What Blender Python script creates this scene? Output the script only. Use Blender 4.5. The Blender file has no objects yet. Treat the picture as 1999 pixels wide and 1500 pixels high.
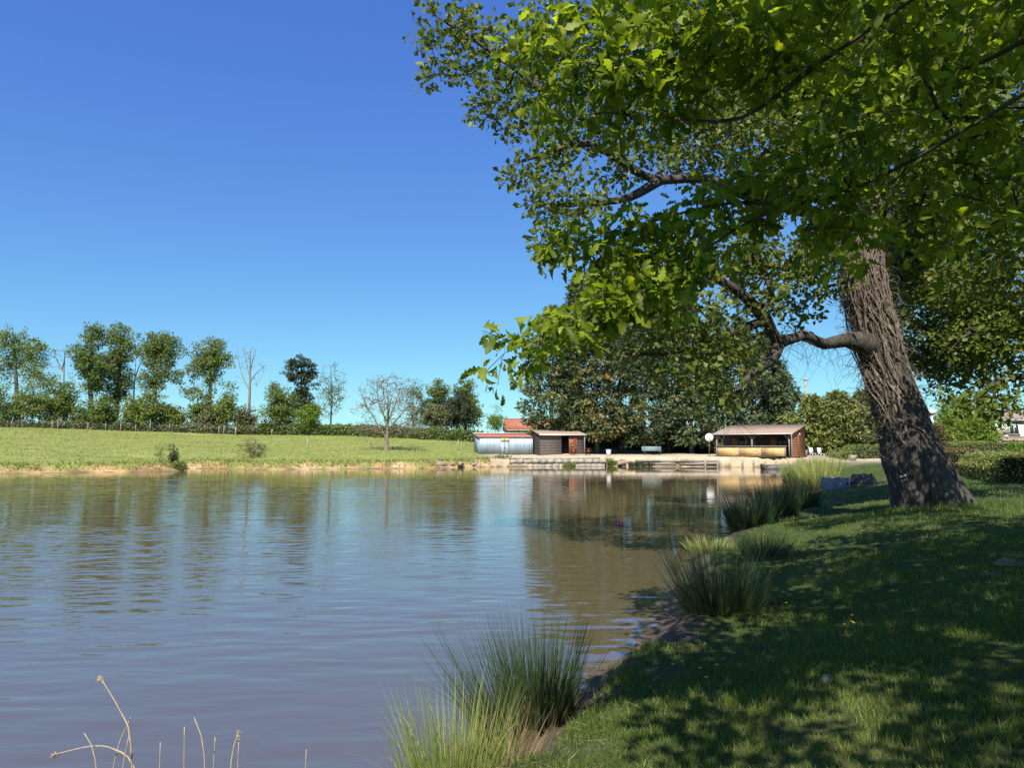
import bpy, math, random
import numpy as np
from mathutils import Vector
rng = np.random.default_rng(7)
random.seed(7)
PI = math.pi
sc = bpy.context.scene
COL = sc.collection

# ------------------------------------------------------------------ camera
PW, PH, F, HOR = 1999.0, 1500.0, 1400.0, 872.0
CAMZ = 1.95
pitch = math.atan((HOR - PH / 2) / F)
cam = bpy.data.cameras.new('camera')
cam.sensor_fit = 'HORIZONTAL'; cam.sensor_width = 36; cam.lens = 36 * F / PW
cam.clip_start = 0.05; cam.clip_end = 3000
camo = bpy.data.objects.new('camera', cam); COL.objects.link(camo)
camo.location = (0, 0, CAMZ); camo.rotation_euler = (PI / 2 + pitch, 0, 0)
sc.camera = camo

# ------------------------------------------------------------------ sky, sun, exposure
SUN_EL, SUN_AZ = math.radians(50), math.radians(190)      # azimuth clockwise from +Y: behind the camera, a little left
world = bpy.data.worlds.new('World'); sc.world = world; world.use_nodes = True
wn = world.node_tree
sky = wn.nodes.new('ShaderNodeTexSky'); sky.sky_type = 'NISHITA'; sky.sun_disc = False
sky.sun_elevation = SUN_EL; sky.sun_rotation = SUN_AZ
sky.altitude = 200; sky.air_density = 1.0; sky.dust_density = 0.15; sky.ozone_density = 2.5
bg = wn.nodes['Background']; bg.inputs[1].default_value = 0.15
# one tone curve per channel over the whole sky (the camera's rendering of a deep blue spring sky)
sep = wn.nodes.new('ShaderNodeSeparateColor'); cmb = wn.nodes.new('ShaderNodeCombineColor'); wn.links.new(sky.outputs[0], sep.inputs[0])
for ch, (k, g) in enumerate(((.33, .877), (.525, .917), (1.59, .45))):
    pw = wn.nodes.new('ShaderNodeMath'); pw.operation = 'POWER'; pw.inputs[1].default_value = g; wn.links.new(sep.outputs[ch], pw.inputs[0])
    ml = wn.nodes.new('ShaderNodeMath'); ml.operation = 'MULTIPLY'; ml.inputs[1].default_value = k; wn.links.new(pw.outputs[0], ml.inputs[0]); wn.links.new(ml.outputs[0], cmb.inputs[ch])
wn.links.new(cmb.outputs[0], bg.inputs[0])
sun = bpy.data.lights.new('sun', 'SUN'); sun.energy = 5.0; sun.angle = math.radians(0.53); sun.color = (1, 0.95, 0.87)
suno = bpy.data.objects.new('sun', sun); COL.objects.link(suno)
sdir = Vector((math.sin(SUN_AZ) * math.cos(SUN_EL), math.cos(SUN_AZ) * math.cos(SUN_EL), math.sin(SUN_EL)))
suno.rotation_euler = sdir.to_track_quat('Z', 'Y').to_euler()
sc.view_settings.view_transform = 'Standard'; sc.view_settings.look = 'None'
sc.view_settings.exposure = 0.75; sc.view_settings.gamma = 1.0
sc.cycles.use_denoising = True
sc.cycles.max_bounces = 6; sc.cycles.diffuse_bounces = 3; sc.cycles.glossy_bounces = 3
sc.cycles.transmission_bounces = 4; sc.cycles.transparent_max_bounces = 4
sc.cycles.caustics_reflective = False; sc.cycles.caustics_refractive = False
sc.cycles.sample_clamp_indirect = 6

# ------------------------------------------------------------------ helpers: photograph to world
_cp, _sp = math.cos(pitch), math.sin(pitch)
def ray(px, py):
    a = px - PW / 2; b = PH / 2 - py
    return np.array([a, F * _cp - b * _sp, F * _sp + b * _cp])
def at(px, py, Y):
    r = ray(px, py); t = Y / r[1]
    return np.array([r[0] * t, Y, CAMZ + r[2] * t])
def gnd(px, py, z=0.0):
    r = ray(px, py); t = (z - CAMZ) / r[2]
    return np.array([r[0] * t, r[1] * t, z])
def project(P):
    P = np.atleast_2d(P); x = P[:, 0]; y = P[:, 1]; z = P[:, 2] - CAMZ
    f = y * _cp + z * _sp; u = -y * _sp + z * _cp
    f = np.where(f > 0.05, f, 0.05)
    return PW / 2 + F * x / f, PH / 2 - F * u / f, f

# ------------------------------------------------------------------ helpers: noise
def _hash(i, j, k):
    n = (i * 374761393 + j * 668265263 + k * 1274126177) & 0xFFFFFFFF
    n = ((n ^ (n >> 13)) * 1274126177) & 0xFFFFFFFF
    n = n ^ (n >> 16)
    return (n & 0xFFFF) / 65535.0
def vnoise(x, y, z=0.0):
    x = np.asarray(x, float); y = np.asarray(y, float); z = np.asarray(z, float) + np.zeros_like(x)
    i = np.floor(x).astype(np.int64); j = np.floor(y).astype(np.int64); k = np.floor(z).astype(np.int64)
    fx = x - i; fy = y - j; fz = z - k
    fx = fx * fx * (3 - 2 * fx); fy = fy * fy * (3 - 2 * fy); fz = fz * fz * (3 - 2 * fz)
    r = 0
    for a in (0, 1):
        for b in (0, 1):
            for c in (0, 1):
                w = (fx if a else 1 - fx) * (fy if b else 1 - fy) * (fz if c else 1 - fz)
                r = r + w * _hash(i + a, j + b, k + c)
    return r * 2 - 1
def fbm(x, y, z=0.0, o=4):
    r = 0; a = 1.0
    for q in range(o):
        r = r + a * vnoise(np.asarray(x) * 2 ** q + 17.3 * q, np.asarray(y) * 2 ** q - 9.1 * q, np.asarray(z) * 2 ** q); a *= .5
    return r
def sstep(a, b, x):
    t = np.clip((x - a) / (b - a), 0, 1); return t * t * (3 - 2 * t)

# ------------------------------------------------------------------ helpers: meshes
def raw_mesh(name, V, faces, mats, tint=None, smooth=False, matidx=None):
    """faces: list of int arrays (n,k)."""
    me = bpy.data.meshes.new(name)
    V = np.asarray(V, np.float32)
    fl = [np.asarray(f, np.int32) for f in faces if len(f)]
    loops = np.concatenate([f.ravel() for f in fl])
    cnt = np.concatenate([np.full(len(f), f.shape[1], np.int32) for f in fl])
    st = np.zeros(len(cnt), np.int32); st[1:] = np.cumsum(cnt)[:-1]
    me.vertices.add(len(V)); me.vertices.foreach_set('co', V.ravel())
    me.loops.add(len(loops)); me.loops.foreach_set('vertex_index', loops)
    me.polygons.add(len(cnt)); me.polygons.foreach_set('loop_start', st)
    me.update(calc_edges=True)
    for m in (mats if isinstance(mats, (list, tuple)) else [mats]): me.materials.append(m)
    if smooth: me.polygons.foreach_set('use_smooth', np.ones(len(cnt), bool))
    if matidx is not None: me.polygons.foreach_set('material_index', np.asarray(matidx, np.int32))
    if tint is not None:
        tint = np.asarray(tint, np.float32)
        if tint.ndim == 1:
            at_ = me.attributes.new('tint', 'FLOAT', 'POINT'); at_.data.foreach_set('value', tint)
        else:
            at_ = me.attributes.new('col', 'FLOAT_COLOR', 'POINT')
            c4 = np.ones((len(tint), 4), np.float32); c4[:, :3] = tint; at_.data.foreach_set('color', c4.ravel())
    return me
def link(name, me, parent=None, loc=None, rz=None, kind=None):
    o = bpy.data.objects.new(name, me); COL.objects.link(o)
    if parent is not None: o.parent = parent
    if loc is not None: o.location = loc
    if rz is not None: o.rotation_euler = (0, 0, rz)
    if kind: o['kind'] = kind
    return o
def tag(o, label, cat, group=None):
    o['label'] = label; o['category'] = cat
    if group: o['group'] = group
    return o
def thing(name, label, cat, loc=(0, 0, 0), rz=0.0, group=None):
    o = bpy.data.objects.new(name, None); COL.objects.link(o); o.location = loc; o.rotation_euler = (0, 0, rz)
    o.empty_display_size = .2
    return tag(o, label, cat, group)

class MB:
    """collects boxes, tubes and sheets; build() links them as one mesh object"""
    def __init__(s): s.V = []; s.F = {}; s.n = 0
    def add(s, V, *faces):
        V = np.asarray(V, float).reshape(-1, 3)
        for f in faces:
            f = np.asarray(f, int); s.F.setdefault(f.shape[1], []).append(f + s.n)
        s.V.append(V); s.n += len(V); return s
    def box(s, x0, x1, y0, y1, z0, z1, bev=0.0):
        V = [(x, y, z) for z in (z0, z1) for y in (y0, y1) for x in (x0, x1)]
        return s.add(V, [(0, 2, 3, 1), (4, 5, 7, 6), (0, 1, 5, 4), (2, 6, 7, 3), (0, 4, 6, 2), (1, 3, 7, 5)])
    def bar(s, a, b, w, h, up=(0, 0, 1)):
        a = np.array(a, float); b = np.array(b, float); d = b - a; d /= np.linalg.norm(d)
        u = np.array(up, float)
        if abs(d @ u) > .95: u = np.array([0, 1., 0])
        r = np.cross(d, u); r /= np.linalg.norm(r); u = np.cross(r, d)
        V = [p + r * sx * w / 2 + u * sz * h / 2 for p in (a, b) for sz in (-1, 1) for sx in (-1, 1)]
        return s.add(V, [(0, 1, 3, 2), (4, 6, 7, 5), (0, 4, 5, 1), (2, 3, 7, 6), (0, 2, 6, 4), (1, 5, 7, 3)])
    def tube(s, pts, rad, n=8, cap=True):
        pts = np.asarray(pts, float); m = len(pts); rad = np.broadcast_to(np.asarray(rad, float), (m,))
        T = np.gradient(pts, axis=0); T /= np.linalg.norm(T, axis=1)[:, None] + 1e-9
        ref = np.array([0.31, 0.17, .93]) if abs(T[:, 2]).mean() < .8 else np.array([.95, .3, .02])
        A = np.cross(T, ref); A /= np.linalg.norm(A, axis=1)[:, None] + 1e-9; B = np.cross(T, A)
        th = np.arange(n) * 2 * PI / n
        V = pts[:, None] + rad[:, None, None] * (A[:, None] * np.cos(th)[None, :, None] + B[:, None] * np.sin(th)[None, :, None])
        i = np.arange(m - 1)[:, None] * n; j = np.arange(n)[None]; j2 = (j + 1) % n
        q = np.stack([i + j, i + j2, i + n + j2, i + n + j], -1).reshape(-1, 4)
        s.add(V.reshape(-1, 3), q)
        if cap and n > 2:
            s.F.setdefault(n, []).append(np.array([np.arange(n)[::-1] + s.n - m * n, np.arange(n) + s.n - n]))
        return s
    def build(s, name, mat, parent=None, smooth=False, loc=None, rz=None, tint=None):
        V = np.concatenate(s.V); faces = [np.concatenate(f) for f in s.F.values()]
        if tint == 'rand': tint = np.concatenate([np.full(len(v), random.random()) for v in s.V])
        return link(name, raw_mesh(name, V, faces, mat, tint, smooth), parent, loc, rz)

# ------------------------------------------------------------------ materials
def _new(name):
    m = bpy.data.materials.new(name); m.use_nodes = True
    return m, m.node_tree, m.node_tree.nodes['Principled BSDF']
def _mix(nt, fac, a, b):
    n = nt.nodes.new('ShaderNodeMix'); n.data_type = 'RGBA'
    for k, v in ((0, fac), (6, a), (7, b)):
        if isinstance(v, (int, float)): n.inputs[k].default_value = v
        elif isinstance(v, tuple): n.inputs[k].default_value = (*v, 1)
        else: nt.links.new(v, n.inputs[k])
    return n.outputs[2]
def _noise(nt, scale, detail=4, rough=.6, vec=None, stretch=None):
    n = nt.nodes.new('ShaderNodeTexNoise'); n.inputs['Scale'].default_value = scale
    n.inputs['Detail'].default_value = detail; n.inputs['Roughness'].default_value = rough
    tc = nt.nodes.new('ShaderNodeTexCoord'); src = tc.outputs['Object']
    if stretch:
        mp = nt.nodes.new('ShaderNodeMapping'); mp.inputs['Scale'].default_value = stretch
        nt.links.new(src, mp.inputs[0]); src = mp.outputs[0]
    nt.links.new(src, n.inputs[0]); return n.outputs[0]
def _ramp(nt, v, a, b):
    n = nt.nodes.new('ShaderNodeMapRange'); n.inputs[1].default_value = a; n.inputs[2].default_value = b
    nt.links.new(v, n.inputs[0]); return n.outputs[0]
def _bump(nt, bs, h, strength, dist=.02):
    b = nt.nodes.new('ShaderNodeBump'); b.inputs['Strength'].default_value = strength; b.inputs['Distance'].default_value = dist
    nt.links.new(h, b.inputs['Height']); nt.links.new(b.outputs[0], bs.inputs['Normal'])
def mat(name, c1, c2=None, rough=.7, scale=4.0, stretch=None, bump=.3, dist=.01, metal=0.0, spec=.4, lo=.35, hi=.65):
    m, nt, bs = _new(name); bs.inputs['Roughness'].default_value = rough; bs.inputs['Metallic'].default_value = metal
    bs.inputs['Specular IOR Level'].default_value = spec
    c2 = c2 or tuple(c * .65 for c in c1)
    n = _noise(nt, scale, 6, .65, stretch=stretch)
    nt.links.new(_mix(nt, _ramp(nt, n, lo, hi), c1, c2), bs.inputs['Base Color'])
    if bump: _bump(nt, bs, n, bump, dist)
    return m
def leafmat(name, c1, c2, trans=.35, rough=.5, spec=.35, tcol=1.5):
    """two-tone leaf: colour by the per-leaf 'tint' value, part of the light passes through"""
    m, nt, bs = _new(name); bs.inputs['Roughness'].default_value = rough; bs.inputs['Specular IOR Level'].default_value = spec
    a = nt.nodes.new('ShaderNodeAttribute'); a.attribute_name = 'tint'
    oi = nt.nodes.new('ShaderNodeObjectInfo')
    ad = nt.nodes.new('ShaderNodeMath'); ad.operation = 'ADD'; nt.links.new(a.outputs['Fac'], ad.inputs[0])
    ml = nt.nodes.new('ShaderNodeMath'); ml.operation = 'MULTIPLY'; ml.inputs[1].default_value = .35
    nt.links.new(oi.outputs['Random'], ml.inputs[0]); nt.links.new(ml.outputs[0], ad.inputs[1])
    col = _mix(nt, ad.outputs[0], c1, c2)
    nt.links.new(col, bs.inputs['Base Color'])
    if trans > 0:
        tr = nt.nodes.new('ShaderNodeBsdfTranslucent')
        tc = _mix(nt, 1.0, col, col); mx = nt.nodes['Mix'] if False else None
        g = nt.nodes.new('ShaderNodeMix'); g.data_type = 'RGBA'; g.blend_type = 'MULTIPLY'; g.inputs[0].default_value = 1
        nt.links.new(col, g.inputs[6]); g.inputs[7].default_value = (1.25 * tcol, 1.25 * tcol, .45 * tcol, 1)
        nt.links.new(g.outputs[2], tr.inputs[0])
        ms = nt.nodes.new('ShaderNodeMixShader'); ms.inputs[0].default_value = trans
        nt.links.new(bs.outputs[0], ms.inputs[1]); nt.links.new(tr.outputs[0], ms.inputs[2])
        nt.links.new(ms.outputs[0], nt.nodes['Material Output'].inputs[0])
    return m

M = {}
M['oak_near'] = leafmat('oak_leaf_near', (.038, .08, .008), (.29, .35, .03), .52, .5, .3, 1.5)
M['oak'] = leafmat('oak_leaf', (.05, .082, .014), (.16, .19, .035), .35, .5, .3)
M['far_a'] = leafmat('far_leaf_a', (.075, .115, .03), (.185, .225, .065), .28, .6, .25)
M['far_b'] = leafmat('far_leaf_b', (.09, .13, .03), (.18, .22, .055), .28, .6, .25)
M['far_olive'] = leafmat('far_leaf_olive', (.09, .10, .045), (.18, .18, .085), .2, .6, .25)
M['pine'] = leafmat('pine_needle', (.028, .042, .018), (.06, .075, .03), .1, .6, .25)
M['fir'] = leafmat('fir_spray', (.028, .052, .024), (.125, .155, .06), .15, .6, .25)
M['fir_gold'] = leafmat('fir_spray_gold', (.08, .085, .03), (.26, .22, .075), .15, .6, .25)
M['thuja'] = leafmat('thuja_spray', (.055, .08, .02), (.2, .22, .06), .15, .6, .25)
M['lime'] = leafmat('lime_leaf', (.10, .16, .025), (.2, .27, .04), .35, .5, .3)
M['hedge'] = leafmat('hedge_leaf', (.075, .105, .022), (.23, .25, .06), .2, .5, .4)
M['hedge_brown'] = leafmat('hedge_leaf_brown', (.07, .07, .025), (.2, .14, .06), .2, .6, .3)
M['grass'] = leafmat('grass_blade', (.036, .085, .012), (.15, .2, .032), .3, .5, .35, 1.3)
M['meadow'] = leafmat('meadow_blade', (.17, .215, .055), (.34, .34, .11), .25, .6, .2, 1.2)
M['rush'] = leafmat('rush_stem', (.018, .038, .014), (.06, .095, .03), .12, .45, .4)
M['rush_lit'] = leafmat('rush_stem_yellow_lit', (.12, .17, .028), (.32, .33, .10), .2, .45, .4)  # brighter copy of the rush colour, sunlight on the stems put into it
M['straw'] = leafmat('dead_straw', (.16, .11, .055), (.36, .27, .14), .1, .7, .2)
M['dry'] = mat('dry_reed', (.4, .31, .19), (.27, .2, .12), .6, 30, bump=.1)
M['bark_far'] = mat('bark_far', (.10, .085, .07), (.05, .042, .035), .9, 6, bump=.4)
M['bark_dead'] = mat('bark_dead', (.26, .23, .2), (.14, .12, .11), .9, 5, bump=.4)
M['twig_pale'] = mat('twig_pale', (.25, .2, .15), (.15, .115, .085), .9, 8, bump=.2)
M['vine'] = mat('dead_vine', (.23, .18, .13), (.08, .06, .045), .85, 9, bump=.3)

def bark_mat():
    m, nt, bs = _new('oak_bark'); bs.inputs['Roughness'].default_value = .92; bs.inputs['Specular IOR Level'].default_value = .2
    n1 = _noise(nt, 14, 8, .7, stretch=(1, 1, .22)); n2 = _noise(nt, 2.2, 5, .6); n3 = _noise(nt, 5.5, 6, .7)
    c = _mix(nt, _ramp(nt, n1, .36, .62), (.022, .018, .015), (.105, .088, .072))
    c = _mix(nt, _ramp(nt, n2, .45, .75), c, (.08, .073, .064))
    c = _mix(nt, _ramp(nt, n3, .68, .74), c, (.19, .2, .17))
    nt.links.new(c, bs.inputs['Base Color']); _bump(nt, bs, n1, 1.0, .03)
    return m
M['bark'] = bark_mat()

def ground_mat():
    m, nt, bs = _new('ground'); bs.inputs['Roughness'].default_value = .95; bs.inputs['Specular IOR Level'].default_value = .15
    a = nt.nodes.new('ShaderNodeAttribute'); a.attribute_name = 'col'
    n1 = _noise(nt, 1.3, 8, .7); n2 = _noise(nt, 28, 6, .7); n3 = _noise(nt, .12, 5, .6)
    def mul(c, f, lo, hi):
        mr = nt.nodes.new('ShaderNodeMapRange'); mr.inputs[1].default_value = .25; mr.inputs[2].default_value = .75
        mr.inputs[3].default_value = lo; mr.inputs[4].default_value = hi; nt.links.new(f, mr.inputs[0])
        g = nt.nodes.new('ShaderNodeVectorMath'); g.operation = 'SCALE'
        nt.links.new(c, g.inputs[0]); nt.links.new(mr.outputs[0], g.inputs['Scale']); return g.outputs[0]
    c = mul(mul(mul(a.outputs['Color'], n1, .65, 1.35), n2, .6, 1.4), n3, .85, 1.15)
    nt.links.new(c, bs.inputs['Base Color']); _bump(nt, bs, n2, .8, .03)
    return m
M['ground'] = ground_mat()

def water_mat():
    m, nt, bs = _new('pond_water')
    bs.inputs['Base Color'].default_value = (.095, .075, .038, 1); bs.inputs['Roughness'].default_value = .03
    bs.inputs['IOR'].default_value = 3.0; bs.inputs['Specular IOR Level'].default_value = .5
    tc = nt.nodes.new('ShaderNodeTexCoord')
    def layer(scale, stretch, rot, det=2):
        mp = nt.nodes.new('ShaderNodeMapping'); mp.inputs['Scale'].default_value = stretch; mp.inputs['Rotation'].default_value = (0, 0, rot)
        nt.links.new(tc.outputs['Object'], mp.inputs[0])
        n = nt.nodes.new('ShaderNodeTexNoise'); n.inputs['Scale'].default_value = scale; n.inputs['Detail'].default_value = det
        n.inputs['Roughness'].default_value = .5; n.inputs['Distortion'].default_value = .25
        nt.links.new(mp.outputs[0], n.inputs[0]); return n.outputs[0]
    fine = layer(1, (3.4, 11.5, 1), .10); mid = layer(1, (1.0, 3.4, 1), -.12)
    wind = layer(.07, (1, 1.6, 1), .3, 3)
    ad = nt.nodes.new('ShaderNodeMath'); ad.operation = 'MULTIPLY_ADD'; ad.inputs[1].default_value = 2.0
    nt.links.new(mid, ad.inputs[0]); nt.links.new(fine, ad.inputs[2])
    # wind strength: gusty on the open pond, sheltered under the trees of the right bank and along the far bank
    sx = nt.nodes.new('ShaderNodeSeparateXYZ'); nt.links.new(tc.outputs['Object'], sx.inputs[0])
    def mr(v, a, b, c, d):
        n = nt.nodes.new('ShaderNodeMapRange'); n.interpolation_type = 'SMOOTHSTEP'
        for i, q in enumerate((a, b, c, d)): n.inputs[i + 1].default_value = q
        nt.links.new(v, n.inputs[0]); return n.outputs[0]
    lee = mr(sx.outputs[0], -1.5, 3.5, 1.0, .28); far = mr(sx.outputs[1], 44, 56, 1.0, .3); w = mr(wind, .35, .65, .65, 1.25)
    m1 = nt.nodes.new('ShaderNodeMath'); m1.operation = 'MULTIPLY'; nt.links.new(lee, m1.inputs[0]); nt.links.new(far, m1.inputs[1])
    m2 = nt.nodes.new('ShaderNodeMath'); m2.operation = 'MULTIPLY'; nt.links.new(m1.outputs[0], m2.inputs[0]); nt.links.new(w, m2.inputs[1])
    b = nt.nodes.new('ShaderNodeBump'); b.inputs['Distance'].default_value = .003
    nt.links.new(m2.outputs[0], b.inputs['Strength']); nt.links.new(ad.outputs[0], b.inputs['Height'])
    nt.links.new(b.outputs[0], bs.inputs['Normal'])
    return m
M['water'] = water_mat()
M['metal_blue'] = mat('galvanised_blue', (.35, .43, .48), (.25, .32, .38), .45, 2, (1, 1, .3), .05, metal=.15)
M['metal_side'] = mat('galvanised_side', (.33, .42, .48), (.25, .32, .38), .5, 2, bump=.05, metal=.15)
M['tile_red'] = mat('tile_red', (.42, .15, .085), (.27, .10, .06), .8, 3, bump=.2)
M['tile_weathered'] = mat('tile_weathered', (.3, .19, .125), (.25, .21, .165), .85, 1.4, bump=.3, lo=.4, hi=.6)
M['tile_grey'] = mat('tile_grey', (.33, .25, .21), (.22, .17, .15), .85, 2, bump=.3)
M['wood_dark'] = mat('wood_dark', (.085, .066, .055), (.05, .04, .034), .85, 3, (.4, .4, 9), .4)
M['wood_board'] = mat('wood_board', (.15, .12, .1), (.09, .072, .06), .85, 3, (.5, .5, 9), .4)
M['wood_red'] = mat('wood_red', (.24, .085, .04), (.13, .05, .025), .65, 3, (.5, .5, 8), .3)
M['wood_orange'] = mat('wood_orange', (.3, .13, .06), (.2, .08, .035), .65, 3, (.5, .5, 8), .3)
M['wood_grey'] = mat('wood_grey', (.3, .26, .22), (.17, .145, .12), .9, 4, (6, .6, .6), .5)
M['interior_shade'] = mat('shed_interior_shade', (.02, .016, .014), None, .9)
M['stonework'] = mat('stone_panel', (.62, .43, .19), (.45, .24, .09), .85, 2.6, (1, 1, 2.2), .6, .02, lo=.5, hi=.62)
M['white'] = mat('white_paint', (.78, .78, .76), (.66, .66, .64), .5, 5, bump=.05)
M['pale'] = mat('pale_plastic', (.62, .62, .6), (.5, .5, .48), .5, 5, bump=.05)
M['render'] = mat('house_render', (.62, .56, .48), (.54, .48, .41), .9, 2, bump=.1)
M['concrete'] = mat('concrete', (.24, .24, .24), (.14, .14, .14), .9, 5, bump=.4)
M['concrete_pale'] = mat('concrete_pale', (.44, .385, .3), (.2, .17, .125), .9, 3, bump=.5)
M['rock'] = mat('rock', (.36, .28, .19), (.2, .15, .1), .95, 3, bump=.6, dist=.04)
M['glass'] = mat('window_glass', (.03, .04, .045), None, .08, bump=0, spec=.8)
M['bench'] = mat('bench_paint', (.33, .42, .4), (.22, .3, .29), .5, 4, bump=.05)
M['metal_dark'] = mat('metal_dark', (.07, .06, .055), None, .6, bump=.1)
M['boat'] = mat('boat_hull', (.36, .35, .31), (.22, .21, .18), .7, 3, bump=.2)
M['magenta'] = mat('float_magenta', (.6, .02, .26), None, .4, bump=0)
M['yellow'] = mat('buttercup', (.75, .52, .02), None, .5, bump=0)
M['board_yellow'] = mat('board_yellow', (.55, .46, .18), (.42, .34, .13), .7, 4, bump=.1)
M['post'] = mat('post_wood', (.4, .35, .28), (.24, .21, .16), .9, 5, bump=.3)
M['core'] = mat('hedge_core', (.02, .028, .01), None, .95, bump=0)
M['terracotta'] = mat('pot', (.66, .6, .5), None, .8, bump=.1)
M['mud'] = mat('bare_earth', (.2, .145, .1), (.12, .085, .06), .95, 9, bump=.6)

# ------------------------------------------------------------------ pond outline and terrain
SH = [(1010, 1500), (1040, 1450), (1085, 1400), (1140, 1345), (1160, 1310), (1225, 1272), (1285, 1225), (1310, 1180), (1322, 1130),
      (1345, 1085), (1400, 1058), (1465, 1046), (1500, 1026), (1545, 1005), (1578, 985), (1592, 966), (1600, 955), (1585, 940), (1570, 928), (1556, 919),
      (1545, 913.5), (1500, 912.5), (1400, 912), (1300, 911.5), (1200, 911), (1100, 911), (1000, 911.5), (930, 912.5), (880, 913.5), (840, 915), (760, 915.5),
      (690, 916), (600, 917), (530, 918), (470, 917), (420, 915), (362, 915.5), (343, 921), (270, 922), (180, 923), (90, 924), (0, 925), (-150, 926)]
POND = [gnd(a, b)[:2] for a, b in SH] + [np.array(p, float) for p in
        [(-55, 46), (-62, 30), (-55, 12), (-35, 3), (-16, 1.8), (-8, 2.5), (-4, 3.2), (-2, 3.7), (-.7, 4.1)]]
POND = np.array(POND)
# fill the outline in finer steps with a little wander
_fine = []
for i in range(len(POND)):
    a, b = POND[i], POND[(i + 1) % len(POND)]; L = np.linalg.norm(b - a); n = max(1, int(L / 1.2))
    for k in range(n): _fine.append(a + (b - a) * k / n)
POND = np.array(_fine)
_wob = np.stack([vnoise(POND[:, 0] * .9, POND[:, 1] * .9), vnoise(POND[:, 0] * .9 + 50, POND[:, 1] * .9)], 1)
POND = POND + _wob * np.clip(np.linalg.norm(POND, axis=1) / 120, .03, .35)[:, None]
def pond_d(x, y):
    """signed distance to the water's edge, positive on land"""
    x = np.asarray(x, float).ravel(); y = np.asarray(y, float).ravel()
    best = np.full(len(x), 1e9); inside = np.zeros(len(x), bool)
    for i in range(len(POND)):
        ax, ay = POND[i - 1]; bx, by = POND[i]; dx, dy = bx - ax, by - ay
        t = np.clip(((x - ax) * dx + (y - ay) * dy) / (dx * dx + dy * dy + 1e-12), 0, 1)
        d2 = (x - ax - t * dx) ** 2 + (y - ay - t * dy) ** 2
        best = np.minimum(best, d2)
        if ay != by:
            c = ((ay > y) != (by > y)) & (x < (bx - ax) * (y - ay) / (by - ay) + ax); inside ^= c
    d = np.sqrt(best); return np.where(inside, -d, d)
def height(x, y, d=None, noise=True):
    x = np.asarray(x, float).ravel(); y = np.asarray(y, float).ravel()
    if d is None: d = pond_d(x, y)
    dp = np.maximum(d, 0)
    # near and right bank: soft lawn
    zl = .26 * sstep(0, .5, dp) + .22 * sstep(.3, 3.0, dp) + .36 * sstep(1.2, 4.5, dp) + .2 * sstep(6, 16, dp)
    # far terrace with its wall
    zt = .92 * sstep(0, .7, dp) + .12 * sstep(2, 10, dp)
    # meadow rising to the tree line behind a small scarp
    zm = .55 * sstep(0, 1.1, dp) + .066 * np.clip(dp, 0, 62) + .012 * np.clip(dp - 62, 0, 300)
    ang = x / np.maximum(y, 1.0)
    far = sstep(44, 56, y)
    mead = 1 - sstep(-.075, .03, ang)
    back = sstep(10, 42, dp) * 2.3 * (1 - mead) * (1 - sstep(.05, .3, ang))
    zf = zm * mead + (zt + back) * (1 - mead)
    z = zl * (1 - far) + zf * far
    if noise:
        z = z + dp.clip(0, 1) * (.03 * fbm(x * .8, y * .8) + .012 * fbm(x * 4, y * 4)) + far * dp.clip(0, 3) / 3 * .09 * fbm(x * .15, y * .15)
    return np.where(d < 0, -.9 * sstep(0, 3, -d) - .02 * np.minimum(-d, 1), z)
def gz(x, y): return float(height([x], [y])[0])

def axis(parts):
    out = []
    for a, b, s in parts: out += list(np.arange(a, b, s))
    return np.array(out)
gx = axis([(-900, -120, 30), (-120, -50, 2.5), (-50, -3, .75), (-3, 9, .2), (9, 26, .4), (26, 60, .8), (60, 120, 3), (120, 901, 30)])
gy = axis([(-300, -20, 20), (-20, 0, 1.5), (0, 18, .2), (18, 45, .4), (45, 84, .48), (84, 140, 1.0), (140, 240, 8), (240, 1200, 40)])
X, Y = np.meshgrid(gx, gy); xs = X.ravel(); ys = Y.ravel()
D = pond_d(xs, ys); Z = height(xs, ys, D)
nx, ny = len(gx), len(gy)
ii = (np.arange(ny - 1)[:, None] * nx + np.arange(nx - 1)[None]).ravel()
quads = np.stack([ii, ii + 1, ii + nx + 1, ii + nx], 1)
farw = sstep(44, 56, ys); ang = xs / np.maximum(ys, 1)
mead = farw * (1 - sstep(-.075, .0, ang)); terr = farw * sstep(-.075, .0, ang)
n1 = fbm(xs * .5, ys * .5); n2 = fbm(xs * 2.5, ys * 2.5)
def blend(c, w, t): return c * (1 - w[:, None]) + np.array(t) * w[:, None]
C = np.tile(np.array([.055, .075, .022]), (len(xs), 1))
C = blend(C, sstep(.25, .8, n1) * .5, (.11, .095, .045))
C = blend(C, mead, (.2, .23, .06))
C = blend(C, mead * sstep(.1, .7, n1) * .6, (.26, .26, .08))
C = blend(C, terr * (1 - sstep(9, 13, D + n1)) , (.44, .35, .24))
C = blend(C, terr * (1 - sstep(-.2, .8, D)) * .7, (.34, .25, .13))
n4 = fbm(xs * .9, ys * .9 + 30); scar = mead * (1 - sstep(.5, 1.1, D + .55 * n2 + .6 * n4))
C = blend(C, scar, (.42, .25, .12)); C = blend(C, scar * sstep(0, .5, n2) * .8, (.5, .38, .22)); C = blend(C, scar * sstep(.1, .5, -n2) * .8, (.13, .11, .05))
mudw = (1 - farw) * (1 - sstep(.15, .55, D + .35 * n2 + .25 * n1))
C = blend(C, mudw, (.10, .077, .058))
C = blend(C, (D < 0).astype(float), (.12, .085, .05))
ground = link('ground', raw_mesh('ground', np.stack([xs, ys, Z], 1), [quads], M['ground'], C, True), kind='structure')
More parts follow.
